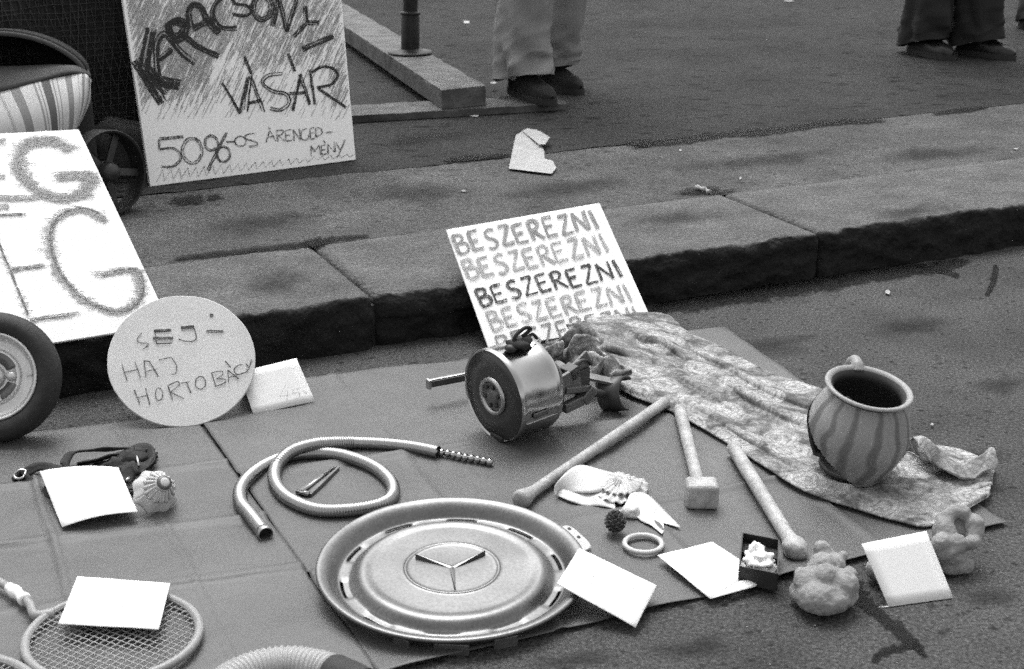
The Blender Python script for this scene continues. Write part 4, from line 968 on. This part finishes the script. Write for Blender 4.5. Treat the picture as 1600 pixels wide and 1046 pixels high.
strapb([(20, 748), (34, 738), (44, 745), (48, 756)], .010, [.010, .018, .014, .008], 9)
mb = MB(); mb.ball(P(208, 722, .016), .030, 3, (1.1, .8, .55), .7, 2.2, 5); mb.ball(P(186, 730, .012), .030, 3, (1.3, .7, .45), .7, 2.2, 8); mb.ball(P(228, 712, .016), .018, 3, (1, .8, .8), .7, 2.2, 2); mb.build('bunched_strap', 'strap', t)
MB().tube(catmull([P(22, 742, .016), P(30, 735, .022), P(40, 736, .020), P(36, 746, .014), P(26, 748, .012)], 6, True), .0022, 8, cap=False).build('buckle', 'chrome', t)
MB().tube([P(211, 700, .032), P(217, 728, .028)], .0018, 8).build('buckle_pin', 'chrome', t)
MB().tube([P(196, 752, .020), P(202, 747, .022)], .003, 8).build('buckle_pin', 'chrome', t)
# shuttlecock lying with its cork towards us
skc = P(242, 769, .029); cdir = (CP - skc).normalized(); sdir = (cdir * .036 + CR * .0150 + CU * .0150).normalized(); sc_ = skc + sdir * .040; sax = -sdir
t = thing('shuttlecock', 'white plastic shuttlecock with slotted skirt beside the straps', 'shuttlecock', P(242, 785, .004))
def cone(u, v0, v1):
    pass
u_ = sax.orthogonal().normalized(); v_ = sax.cross(u_)
def cp(a, s): r = .0120 + .025 * s; return sc_ + sax * (.040 * s) + (u_ * math.cos(a) + v_ * math.sin(a)) * r * (1 + .05 * math.cos(a * 8) * s)
MB().grid(lambda u, v: cp(2 * math.pi * u, .46 + .54 * v), 64, 8).build('skirt', 'plastic', t, solid=.001)
mb = MB()
for k in range(16): a = 2 * math.pi * k / 16; mb.tube([cp(a, i / 6 * .5) for i in range(7)], [.0016 + .0004 * i for i in range(7)], 6)
mb.build('ribs', 'plastic', t)
MB().lathe([(.0135, .004), (.0135, -.004), (.0125, -.006)], sc_, sax, 28).build('collar', 'plastic', t)
MB().lathe([(.0122, -.004), (.0118, -.007), (.0100, -.0095), (.0075, -.0100)], sc_, sax, 28).build('cork', 'midmetal', t)
MB().lathe([(.0077, -.0098), (.0050, -.0112), (.003, -.0116), (.0002, -.0116)], sc_, sax, 28).build('cork_tip', 'plastic', t)

# ================================================================== RACKETS
def racket(label, c, rx, ry, adir, handle_px=None):
    t = thing('badminton_racket', label, 'racket', c, 'badminton rackets')
    u = adir.normalized(); v = Vector((-u.y, u.x, 0)); z = .011
    el = lambda a, k=1: c + u * rx * k * math.cos(a) + v * ry * k * math.sin(a) + UP * z
    MB().tube([el(2 * math.pi * i / 96) for i in range(97)], .0062, 12, cap=False).build('head_frame', 'racket', t)
    MB().tube([el(2 * math.pi * i / 96, .965) + UP * .001 for i in range(97)], .0025, 6, cap=False).build('string_groove', 'string', t)
    for axis in (0, 1):
        mb = MB(); R1, R2 = (rx, ry) if axis == 0 else (ry, rx); n = int(2 * R2 * .95 / .0098)
        for i in range(1, n):
            w_ = -R2 * .95 + 2 * R2 * .95 * i / n; half = R1 * .97 * math.sqrt(max(0, 1 - (w_ / R2) ** 2)); a1, a2 = (u, v) if axis == 0 else (v, u)
            pts = [c + a1 * half * (2 * j / 30 - 1) + a2 * w_ + UP * (z + .0004 * (1 if (i + j) % 2 else -1)) for j in range(31)]
            mb.tube(pts, .00085, 5, cap=False)
        mb.build('strings', 'string', t)
    return t
c1 = P(178, 1004, .005); hd = P(52, 957, .012) - P(178, 1004, .012)
t = racket('badminton racket with round head and white taped throat under a card', c1, .117, .112, hd)
hp_ = catmull([c1 + UP * .011 + hd.normalized() * .112, P(56, 962, .016), P(46, 944, .018), P(28, 926, .018), P(0, 910, .018), P(-80, 862, .018), P(-160, 815, .018)], 8)
MB().tube(hp_, [.009 - .003 * min(1, i / 14) for i in range(len(hp_))], 12).build('shaft', 'racket', t)
MB().tube(catmull([P(40, 938, .018), P(28, 928, .018), P(14, 918, .018)], 6), [.0085 + .0015 * math.sin(i) for i in range(13)], 12).build('tape', 'white', t)
MB().tube([P(-80, 862, .018), P(-210, 786, .018)], .0125, 14).build('grip', 'strap', t)
c2_ = P(-92, 1118, .005)
racket('second badminton racket just entering at the bottom left corner', c2_, .125, .115, Vector((-.8, .5, 0)))

# ================================================================== CORRUGATED PIPE (bottom edge)
t = thing('corrugated_pipe', 'pale ribbed flexible pipe with black end collar at bottom edge', 'pipe', P(450, 1070, .004))
pp = even([p for p in catmull([P(300, 1120, .03), P(352, 1072, .03), P(400, 1048, .03), P(450, 1040, .03), P(495, 1046, .03), P(522, 1056, .03)], 16)], .0014)
MB().tube(pp, [.0245 * (1 + .055 * math.cos(2 * math.pi * i / 5)) for i in range(len(pp))], 24, cap=False).build('ribbed_tube', 'pipe', t)
d = (pp[-1] - pp[-6]).normalized()
MB().tube([pp[-1] - d * .006, pp[-1], pp[-1] + d * .03, pp[-1] + d * .05], [.026, .0275, .0275, .0265], 28).build('end_collar', 'rubber', t, smooth='auto')

# ================================================================== PRAM, NET BUNDLE (top left)
pf = lambda s, d, z: kp0 + ked * s + Vector((-ked.y, ked.x, 0)) * d + UP * (z - kp0.z)
t = thing('net_covered_bundle', 'dark bundle of sacking covered with coarse netting behind the tall poster', 'bundle', pf(-.5, .5, KH))
def pile(u, v):
    s = -1.9 + 2.45 * u; a = v * math.pi; z = KH - .01 + 1.05 * math.sin(min(1, v * 1.25) * math.pi / 2) if v < .8 else KH + 1.04
    d = .25 + .16 * (z - KH) + (0 if v < .8 else (v - .8) * 3)
    k = noise.noise(Vector((s * 3, z * 3, 1))) * .06 + noise.noise(Vector((s * 8, z * 8, 4))) * .02
    return pf(s, d - k * min(1, v * 4) - .04 * max(0, 1 - (z - KH) / .1), z)
MB().grid(pile, 90, 60).build('sacking', 'pile', t, solid=.02, solid_off=1)
mb = MB()
def netp(s, z, ph):
    v = math.asin(min(1, max(0, (z - KH + .01) / 1.05))) / (math.pi / 2) / 1.25
    p = pile((s + 1.9) / 2.45, v); return p + Vector((ked.y, -ked.x, 0)) * (.030 + .006 * noise.noise(Vector((s * 9, z * 9, ph))))
for i in range(75):
    s = -1.35 + 1.75 * i / 74
    for sg in (1, -1):
        pts = []
        for j in range(46):
            z = KH + .75 * j / 45; ss = s + sg * .13 * (z - KH) / .75 + .012 * noise.noise(Vector((s * 6, z * 5, sg)))
            if -1.5 < ss < .42: pts.append(netp(ss, z, sg))
        if len(pts) > 3: mb.tube(pts, .0013, 4, cap=False)
for i in range(42):
    z = KH + .01 + .72 * i / 41
    mb.tube([netp(-1.35 + 1.75 * j / 60, z + .012 * noise.noise(Vector((j * .2, i, 0))), 3) for j in range(61)], .0012, 4, cap=False)
nt = mb.build('netting', 'net', t)
# a grey sack corner slumped at the foot
mb = MB().ball(P(190, 232, KH + .07), .085, 4, (1, .8, 1.15), .35, 1.6, 4); mb.build('sack_corner', 'net', t)

prY = 3.62
def pp2(x, y, Y=prY): return atY(x, y, Y)
t = thing('pram', 'old dark pram with striped cover and broad rimmed wheel behind the EG board', 'pram', P(60, 345, KH))
# hood: a shell opening towards us
arch = catmull([pp2(-190, 150), pp2(-165, 90), pp2(-110, 62), pp2(-40, 54), pp2(20, 54), pp2(70, 66), pp2(108, 86), pp2(128, 106), pp2(133, 130)], 6)
ac = pp2(-30, 130)
def hood(u, v):
    p = lerp_l(arch, u); k = 1 - .55 * v ** 2
    return ac + (p - ac) * k + Vector((-.10 * v, .34 * math.sin(v * math.pi / 2), -.04 * v))
MB().grid(hood, 60, 14).build('hood', 'bag', t, solid=.01, solid_off=1)
MB().tube(arch, .0065, 8).build('hood_rim', 'lip', t)
# striped cover: rounded cushion in front of the opening
def stripes():
    m = mat('striped canvas', .5, .9, var=.05, fine=.08, fscale=400)
    def fn(t_, n, l, val, b):
        at_ = n.new('ShaderNodeAttribute'); at_.attribute_name = 'stripe'
        cr = n.new('ShaderNodeValToRGB'); cr.color_ramp.interpolation = 'CONSTANT'; e = cr.color_ramp.elements
        spec = [(0, 1), (.10, .42), (.20, 1), (.36, .5), (.39, 1), (.415, .5), (.43, 1), (.46, .2), (.56, 1), (.585, .5), (.60, 1), (.64, .5), (.655, 1), (.76, .42), (.86, 1)]
        e[0].position = 0; e[0].color = (1, 1, 1, 1); e[1].position = spec[1][0]; e[1].color = (spec[1][1],) * 3 + (1,)
        for p_, v_ in spec[2:]:
            q = e.new(p_); q.color = (v_, v_, v_, 1)
        l.new(at_.outputs['Fac'], cr.inputs[0]); l.new(mult(t_, cr.outputs[0], val), b.inputs['Base Color'])
    return rework(m, fn)
M['stripe'] = stripes()
etop = catmull([pp2(-200, 178, 3.56), pp2(-100, 166, 3.56), pp2(0, 143, 3.56), pp2(60, 128, 3.56), pp2(110, 118, 3.57), pp2(132, 118, 3.60), pp2(139, 124, 3.66), pp2(138, 132, 3.72)], 8)
ebot = catmull([pp2(-160, 262, 3.47), pp2(-60, 252, 3.47), pp2(35, 232, 3.47), pp2(80, 225, 3.48), pp2(108, 215, 3.50), pp2(114, 205, 3.54), pp2(120, 196, 3.60), pp2(128, 180, 3.70)], 8)
NU, NV = 90, 20; Vv = []; st = []
for j in range(NV + 1):
    for i in range(NU + 1):
        u = i / NU; v = j / NV; p = lerp_l(etop, u).lerp(lerp_l(ebot, u), v)
        p = p + Vector((.018 * math.sin(v * math.pi), -.035 * math.sin(v * math.pi) ** .7, .006 * math.sin(v * math.pi)))
        Vv.append(p); st.append(((u * 2.9 + .18) % 1))
Fq = [(j * (NU + 1) + i, j * (NU + 1) + i + 1, (j + 1) * (NU + 1) + i + 1, (j + 1) * (NU + 1) + i) for j in range(NV) for i in range(NU)]
o = obj('striped_cover', Vv, Fq, 'stripe', t, solid=.006); a_ = o.data.attributes.new('stripe', 'FLOAT', 'POINT'); a_.data.foreach_set('value', st)
ltop = catmull([pp2(-200, 112, 3.64), pp2(-60, 108, 3.64), pp2(40, 106, 3.64), pp2(95, 104, 3.64), pp2(112, 110, 3.65), pp2(130, 112, 3.67)], 8)
lbot = catmull([pp2(-200, 180, 3.545), pp2(-100, 167, 3.545), pp2(0, 144, 3.545), pp2(60, 129, 3.55), pp2(112, 116, 3.56), pp2(140, 122, 3.62)], 8)
MB().grid(lambda u, v: lerp_l(ltop, u).lerp(lerp_l(lbot, u), v) + UP * .012 * math.sin(v * math.pi), 50, 8).build('apron', 'lip', t, solid=.006)
MB().grid(lambda u, v: lerp_l(catmull([pp2(-200, 200, 3.7), pp2(60, 180, 3.7), pp2(118, 150, 3.72), pp2(132, 165, 3.8), pp2(128, 140, 4.0)], 8), u) - UP * (.16 * v) , 30, 8).build('body', 'bag', t, solid=.02)
# wheel with broad band rim
wcx = atY(166, 268, 3.56); wR = .104; wax = Vector((.80, -.58, .10)).normalized()
wcx = P(172, 333, KH + .001); wcx = wcx + UP * (wR + .003)
wh = MB().lathe([(wR, -.028), (wR + .003, -.024), (wR + .002, 0), (wR + .003, .024), (wR, .028), (wR - .005, .026), (wR - .005, -.026), (wR, -.028)], wcx, wax, 64).build('wheel', 'strap', t, smooth='auto')
MB().lathe([(.022, -.03), (.026, -.02), (.026, .02), (.018, .034), (.0002, .034)], wcx, wax, 24).build('hub', 'darkmetal', wh)
x_ = wax.orthogonal().normalized(); y_ = wax.cross(x_)
for k in range(5):
    a = R(72 * k + 20); dd = x_ * math.cos(a) + y_ * math.sin(a); ss = wax.cross(dd)
    bevel(MB().box(wcx + dd * .062, dd * .040, ss * .010, wax * .004).build('spoke', 'darkmetal', wh, smooth=False), .002)
MB().tube([wcx - wax * .03, wcx - wax * .30], .008, 10).build('axle', 'iron', t)
MB().tube([wcx - wax * .04, pp2(120, 200, 3.8)], .008, 10).build('strut', 'iron', t)
MB().tube([wcx - wax * .26, wcx - wax * .26 + Vector((-.05, .1, .25))], .008, 10).build('strut', 'iron', t)

# ================================================================== TIMBERS AND POST
pl = [P(540, 193, KH + .001), P(886, 172, KH + .001)]
pd = (pl[1] - pl[0]).normalized(); pnn = Vector((-pd.y, pd.x, 0))
def timber(name, label, A, d, L_, wdir, wd, th, m, up=UP, dents=.004, nu=60):
    t_ = MB(); prof = [(0, 0), (wd, 0), (wd, th), (0, th)]
    pr2 = []
    for (a, b) in zip(prof, prof[1:] + prof[:1]):
        for k in range(6): pr2.append((a[0] + (b[0] - a[0]) * k / 6, a[1] + (b[1] - a[1]) * k / 6))
    V = []; n = len(pr2)
    for i in range(nu + 1):
        for (x, z) in pr2:
            p = A + d * L_ * i / nu + wdir * x + up * z
            cz_ = .5 - abs(x / wd - .5) < .02 and .5 - abs(z / th - .5) < .02
            k = dents * noise.noise(p * 14) * (1.8 if cz_ else .35)
            V.append(p + (wdir * (1 if x < wd / 2 else -1) + up * (1 if z < th / 2 else -1)) * max(0, k) * (1 if z > 0 else 0))
    Fc = [(i * n + k, i * n + (k + 1) % n, (i + 1) * n + (k + 1) % n, (i + 1) * n + k) for i in range(nu) for k in range(n)] + [tuple(range(n - 1, -1, -1)), tuple(nu * n + k for k in range(n))]
    o = obj(name, V, Fc, m, smooth=False); return tag(o, label, 'timber')
timber('wooden_plank', 'flat worn plank lying on the pavement under the thick beam', pl[0] - pd * .5, pd, (pl[1] - pl[0]).length + .5, pnn, .19, .024, 'plank')
ba, bb = P(690, 171, KH + .026), P(759, 164, KH + .026)
bw_ = (bb - ba); bwd = bw_.length; bw_ = bw_.normalized()
far = P(506, 40, KH + .03); bd = (far - ba); bL = bd.length * 1.5; bd.z = 0; bd.normalize()
bw2 = Vector((bd.y, -bd.x, 0))
timber('wooden_beam', 'thick squared timber beam resting across the flat plank', ba, bd, bL, bw_, bwd, .066, 'beam')
# iron post with base flange standing on the beam
fc = P(641, 84, KH + .0925)
t = thing('iron_post', 'black iron post with round base flange standing on the beam', 'post', fc)
MB().lathe([(.0002, 0), (.086, 0), (.088, .004), (.084, .009), (.05, .012), (.042, .018), (.038, .02)], fc, UP, 40).build('base_flange', 'iron', t)
lean = Vector((.028, 0, 1)).normalized()
MB().lathe([(.036, .012), (.036, .155), (.034, .158)], fc, lean, 32).build('sleeve', 'iron', t)
MB().lathe([(.0365, .150), (.0385, .153), (.0385, .160), (.031, .162), (.029, .164)], fc, lean, 32).build('collar', 'iron', t)
MB().lathe([(.0285, .16), (.0285, 1.9), (.0002, 1.9)], fc, lean, 28).build('pole', 'iron', t)

# ================================================================== PEOPLE (only their legs are in the picture)
def shoe(parent, heel, yaw, L_, m, z0):
    f = Vector((math.cos(yaw), math.sin(yaw), 0)); s = Vector((-f.y, f.x, 0)); NL, NC = 26, 18
    def wid(t): return L_ * (.090 + .050 * math.sin(min(1, t / .7) * math.pi / 2) ) * (math.sqrt(max(0, 1 - ((t - .72) / .28) ** 2)) if t > .72 else (math.sqrt(max(0, 1 - ((.12 - t) / .12) ** 2)) if t < .12 else 1))
    def hei(t): return (.095 if t < .3 else .095 - .050 * ((t - .3) / .45) ** .8 if t < .75 else .045 - .030 * ((t - .75) / .25) ** 2.2)
    V = []
    for i in range(NL + 1):
        t = .5 - .498 * math.cos(math.pi * i / NL)
        for k in range(NC + 1):
            a = math.pi * k / NC; w_ = max(wid(t), .004); hh = hei(t)
            V.append(heel + f * L_ * t + s * w_ * math.copysign(abs(math.cos(a)) ** .7, math.cos(a)) + UP * (.018 + hh * math.sin(a) ** .75))
    Fc = [(i * (NC + 1) + k, i * (NC + 1) + k + 1, (i + 1) * (NC + 1) + k + 1, (i + 1) * (NC + 1) + k) for i in range(NL) for k in range(NC)] + [tuple(range(NC + 1)), tuple(NL * (NC + 1) + k for k in range(NC, -1, -1))]
    so = obj('shoe', V, Fc, m, parent)
    ring = [heel + f * L_ * (-.01 + 1.02 * t) + s * (wid(t) * 1.06 + .001) for t in [.5 - .5 * math.cos(math.pi * i / 30) for i in range(31)]] + [heel + f * L_ * (-.01 + 1.02 * t) - s * (wid(t) * 1.06 + .001) for t in [.5 + .5 * math.cos(math.pi * i / 30) for i in range(31)]]
    n = len(ring)
    obj('sole', ring + [r + UP * .022 for r in ring], [tuple(range(n - 1, -1, -1)), tuple(range(n, 2 * n))] + [(k, (k + 1) % n, n + (k + 1) % n, n + k) for k in range(n)], 'sole', so, smooth=False)
    return so
def leg_mesh(mb, hem, knee, hip, r_hem, r_knee, r_hip, yaw, seed, hemtilt=.032):
    f = Vector((math.cos(yaw), math.sin(yaw), 0)); s = Vector((-f.y, f.x, 0)); n1, seg = 80, 48
    path = catmull([hem, hem.lerp(knee, .5), knee, hip], 24); path = [lerp_l(path, (i / n1) ** 1.25) for i in range(n1 + 1)]
    V = []
    for i, p in enumerate(path):
        h = (p.z - hem.z); tk = min(1, h / (knee.z - hem.z)); th = max(0, (p.z - knee.z) / (hip.z - knee.z)); r = r_hem + (r_knee - r_hem) * tk + (r_hip - r_knee) * th
        for k in range(seg):
            a = 2 * math.pi * k / seg; ca, sa = math.cos(a), math.sin(a)
            crease = .014 * max(0, ca) ** 18 + .010 * max(0, -ca) ** 18
            low = max(0, 1 - h / .30)
            fold = low * (.012 * (1 - abs(noise.noise(Vector((ca * .9 + seed, sa * .9, h * 13 - ca * 1.2))))) ** 7 + .034 * noise.noise(Vector((ca * 1.1 + seed, sa * 1.1, h * 9 + ca * 1.6))) + .012 * noise.noise(Vector((ca * 2 + seed, sa * 2, h * 22))))
            fold += .015 * noise.noise(Vector((ca * 1.6 + seed, sa * 1.6, h * 2.5)))
            rr = r + fold + crease
            zt = (hemtilt * ca) * max(0, 1 - h / .12)
            V.append(p + f * ca * rr * 1.12 + s * sa * rr * .88 + UP * (zt + low * .006 * noise.noise(Vector((ca * 2, sa * 2, seed)))))
    mb.add(V, [(i * seg + k, i * seg + (k + 1) % seg, (i + 1) * seg + (k + 1) % seg, (i + 1) * seg + k) for i in range(n1) for k in range(seg)])
    return mb
def person(label, feet, facing, tm, sm, rh=.088, rk=.088, hemz=.055, L_=.285):
    mid = (feet[0][0] + feet[1][0]) / 2; z0 = PZ
    root = thing('person', label, 'person', Vector((mid.x, mid.y, z0)))
    fwd = Vector((math.cos(facing), math.sin(facing), 0)); sd_ = Vector((-fwd.y, fwd.x, 0)); hipc = Vector((mid.x, mid.y, z0 + .93)); mb = MB(); body = MB()
    for i, (pos, yaw, leanx) in enumerate(feet):
        f = Vector((math.cos(yaw), math.sin(yaw), 0)); sg = 1 if (pos - mid).dot(sd_) > 0 else -1
        heel = pos; ank = heel + f * .075
        shoe(root, heel, yaw, L_, sm, heel.z)
        hem = ank + UP * hemz + f * .012; hip = hipc + sd_ * sg * .095 + UP * .0; knee = (ank + UP * .5).lerp(Vector((hip.x, hip.y, ank.z + .5)), .35) + f * .03 + Vector((leanx, 0, 0))
        leg_mesh(mb, hem, knee, hip, rh, rk, .105, yaw, i * 5.1 + feet[0][0].x)
        body.tube(catmull([ank + UP * .05, knee, hip, hipc + UP * .12], 6), [.045] * 6 + [.06] * 6 + [.08] * 7, 16)
    # pelvis and upper body, arms and head: one continuous skin, out of the frame
    body.tube([hipc - UP * .06, hipc + UP * .1, hipc + UP * .3, hipc + UP * .45, hipc + UP * .52], [.15, .15, .16, .17, .09], 24)
    for sg in (-1, 1):
        sh = hipc + UP * .47 + sd_ * sg * .19
        body.tube(catmull([hipc + UP * .45 + sd_ * sg * .1, sh, sh + sd_ * sg * .05 - UP * .28 + fwd * .02, sh + sd_ * sg * .04 - UP * .53 + fwd * .10], 6), [.08] * 6 + [.06] * 6 + [.045] * 7, 14)
        hnd = sh + sd_ * sg * .04 - UP * .56 + fwd * .11; body.ball(hnd, .04, 2, (.8, .8, 1.2))
        for q in range(4): body.tube([hnd - UP * .03 + fwd * (.03 - .02 * q), hnd - UP * (.105 - .008 * abs(q - 1)) + fwd * (.045 - .02 * q)], [.0105, .009], 8)
        body.tube([hnd + fwd * .02, hnd + fwd * .055 - UP * .05], [.011, .009], 8)
    body.tube([hipc + UP * .48, hipc + UP * .60], [.06, .055], 14); hd_ = hipc + UP * .71
    body.ball(hd_, .105, 3, (.85, .95, 1.15)); body.ball(hd_ + fwd * .1 - UP * .01, .02, 2)
    for sg in (-1, 1): body.ball(hd_ + sd_ * sg * .09, .025, 2, (.6, 1, 1.3))
    o = body.build('body', 'skin', root); remesh(o, .014, 4)
    tr = mb; tr.lathe([(.15, .12), (.165, .02), (.16, -.06), (.11, -.12), (.03, -.14)], hipc, UP, 48); tr.build('trousers', tm, root, solid=.003, solid_off=1)
    MB().lathe([(.185, -.02), (.19, .1), (.19, .25), (.20, .40), (.16, .49), (.075, .54)], hipc, UP, 40).build('jacket', 'coat', root, solid=.006, solid_off=1)
    MB().ball(hd_ + UP * .03 - fwd * .012, .105, 3, (.92, .98, 1.02)).build('hair', 'black', root)
    return root
person('person in wide grey trousers and dark suede shoes standing on the plank end',
       [(P(806, 152, KH + .025) + Vector((-.015, .10, 0)), R(-62), .03), (P(852, 141, KH) + Vector((-.03, .15, 0)), R(-58), .06)], R(-60), 'trouser', 'suede', .104, .084, .066, .30)
person('person in dark trousers and polished black shoes at the upper right',
       [(P(1437, 86, KH) + Vector((-.02, .10, 0)), R(-66), 0), (P(1530, 88, KH) + Vector((-.07, .10, 0)), R(-50), 0)], R(-48), 'trouser2', 'leather', .098, .098, .052, .285)
person('person in dark clothes mostly cut off by the right edge',
       [(P(1592, 42, KH), R(-50), 0), (P(1670, 30, KH), R(-40), 0)], R(-50), 'trouser2', 'leather')

# ================================================================== LITTER
lp = [(822, 202), (838, 203), (852, 218), (846, 228), (850, 236), (851, 250), (864, 252), (869, 263), (862, 272), (828, 268), (795, 264), (800, 240), (806, 212)]
V = [P(x, y, PZ + .006 + .006 * noise.noise(Vector((x * .03, y * .05, 0)))) for x, y in lp]
t = thing('torn_paper', 'torn pale paper scrap with folded corner lying on the pavement', 'paper scrap', P(830, 245, PZ))
c = P(828, 242, PZ + .010)
obj('leaf', V + [c], [(i, (i + 1) % len(V), len(V)) for i in range(len(V))], 'paperlit', t, smooth=False, solid=.0008)
V = [P(816, 205, PZ + .010), P(824, 201, PZ + .014), P(845, 206, PZ + .022), P(859, 215, PZ + .030), P(852, 226, PZ + .02), P(842, 226, PZ + .016)]
obj('folded_corner', V, [(0, 1, 2, 5), (2, 3, 4, 5)], 'paperlit', t, smooth=False, solid=.0008)
def scrap(name, label, x, y, z, w_, h_, m, cat, ang=0, lift=.003):
    q = []
    for k in range(7):
        a = 2 * math.pi * k / 7 + ang; rr = .72 + .9 * noise.noise(Vector((math.cos(a) * 2, math.sin(a) * 2, x * .37)))
        q.append(P(x + w_ * rr * math.cos(a), y + h_ * rr * math.sin(a) - w_ * rr * math.cos(a) * math.tan(ang) * .5, z + .003 + lift * noise.noise(Vector((k, x, y)))))
    c = sum(q, Vector()) / 7 + UP * .002
    return tag(obj(name, q + [c], [(k, (k + 1) % 7, 7) for k in range(7)], m, smooth=False, solid=.001), label, cat)
scrap('paper_scrap', 'tiny white paper scrap on the road below the right kerb', 1386, 457, .002, 5, 4, 'paperlit', 'paper scrap')
scrap('paper_scrap', 'small white scrap lying against the plank edge', 741, 181, PZ, 9, 2.5, 'paperlit', 'paper scrap')
scrap('paper_scrap', 'pale scrap between the beam end and the trousers', 772, 130, PZ + .026, 6, 3, 'paperlit', 'paper scrap')
scrap('paper_scrap', 'pale leaf-like scrap on the pavement beyond the iron post', 728, 35, PZ, 8, 2, 'paperlit', 'paper scrap')
scrap('paper_scrap', 'white scrap at the top edge of the picture', 1232, 2, PZ, 12, 2, 'paperlit', 'paper scrap')
scrap('paper_scrap', 'tiny pale chip on the pavement above the lettered board', 724, 299, PZ, 4.5, 2, 'paperlit', 'paper scrap')
scrap('paper_scrap', 'tiny white fleck beside the long pavement crack', 1063, 235, PZ, 4, 1.6, 'paperlit', 'paper scrap')
scrap('paper_scrap', 'sliver of white paper on pavement above the granite kerb', 1157, 279, PZ, 2, 4, 'paperlit', 'paper scrap')
scrap('paper_scrap', 'tiny white chip near the right end of the pavement', 1588, 233, PZ, 5, 1.6, 'paperlit', 'paper scrap')
scrap('paper_scrap', 'tiny white fleck on the road right of the clay pot', 1456, 664, .002, 3.5, 2.5, 'paperlit', 'paper scrap')
o = MB().tube(catmull([P(1088, 293, PZ + .010), P(1096, 295, PZ + .012), P(1103, 297, PZ + .010), P(1108, 301, PZ + .006)], 5), [.006 + .002 * math.sin(i) for i in range(16)], 8).build('cigarette_end', 'paperlit')
tag(o, 'crushed cigarette end lying in the joint behind the kerb', 'cigarette end')
# scatter of grit on road and pavement
rnd = random.Random(11)
def grit(name, label, n, area, z, m, s0, s1):
    mb = MB()
    for i in range(n):
        x, y = rnd.uniform(area[0], area[2]), rnd.uniform(area[1], area[3]); s = rnd.uniform(s0, s1)
        p = P(x, y, z) + UP * s * .3; a = rnd.random() * 6
        u = Vector((math.cos(a), math.sin(a), 0)) * s; v = Vector((-math.sin(a), math.cos(a), 0)) * s * rnd.uniform(.4, 1)
        mb.add([p + u, p + v, p - u, p - v, p + UP * s * .6, p - UP * s * .3], [(0, 1, 4), (1, 2, 4), (2, 3, 4), (3, 0, 4), (1, 0, 5), (2, 1, 5), (3, 2, 5), (0, 3, 5)])
    o = mb.build(name, m, loc=P((area[0] + area[2]) / 2, (area[1] + area[3]) / 2, z), smooth=False); o['kind'] = 'stuff'; o['label'] = label; o['category'] = 'grit'
grit('pale_grit', 'pale specks of grit scattered over the road', 130, (1050, 440, 1600, 1040), .001, 'paperlit', .0006, .0016)
grit('pavement_grit', 'pale specks of grit scattered over the pavement', 170, (200, 10, 1600, 400), PZ + .001, 'paperlit', .0007, .002)
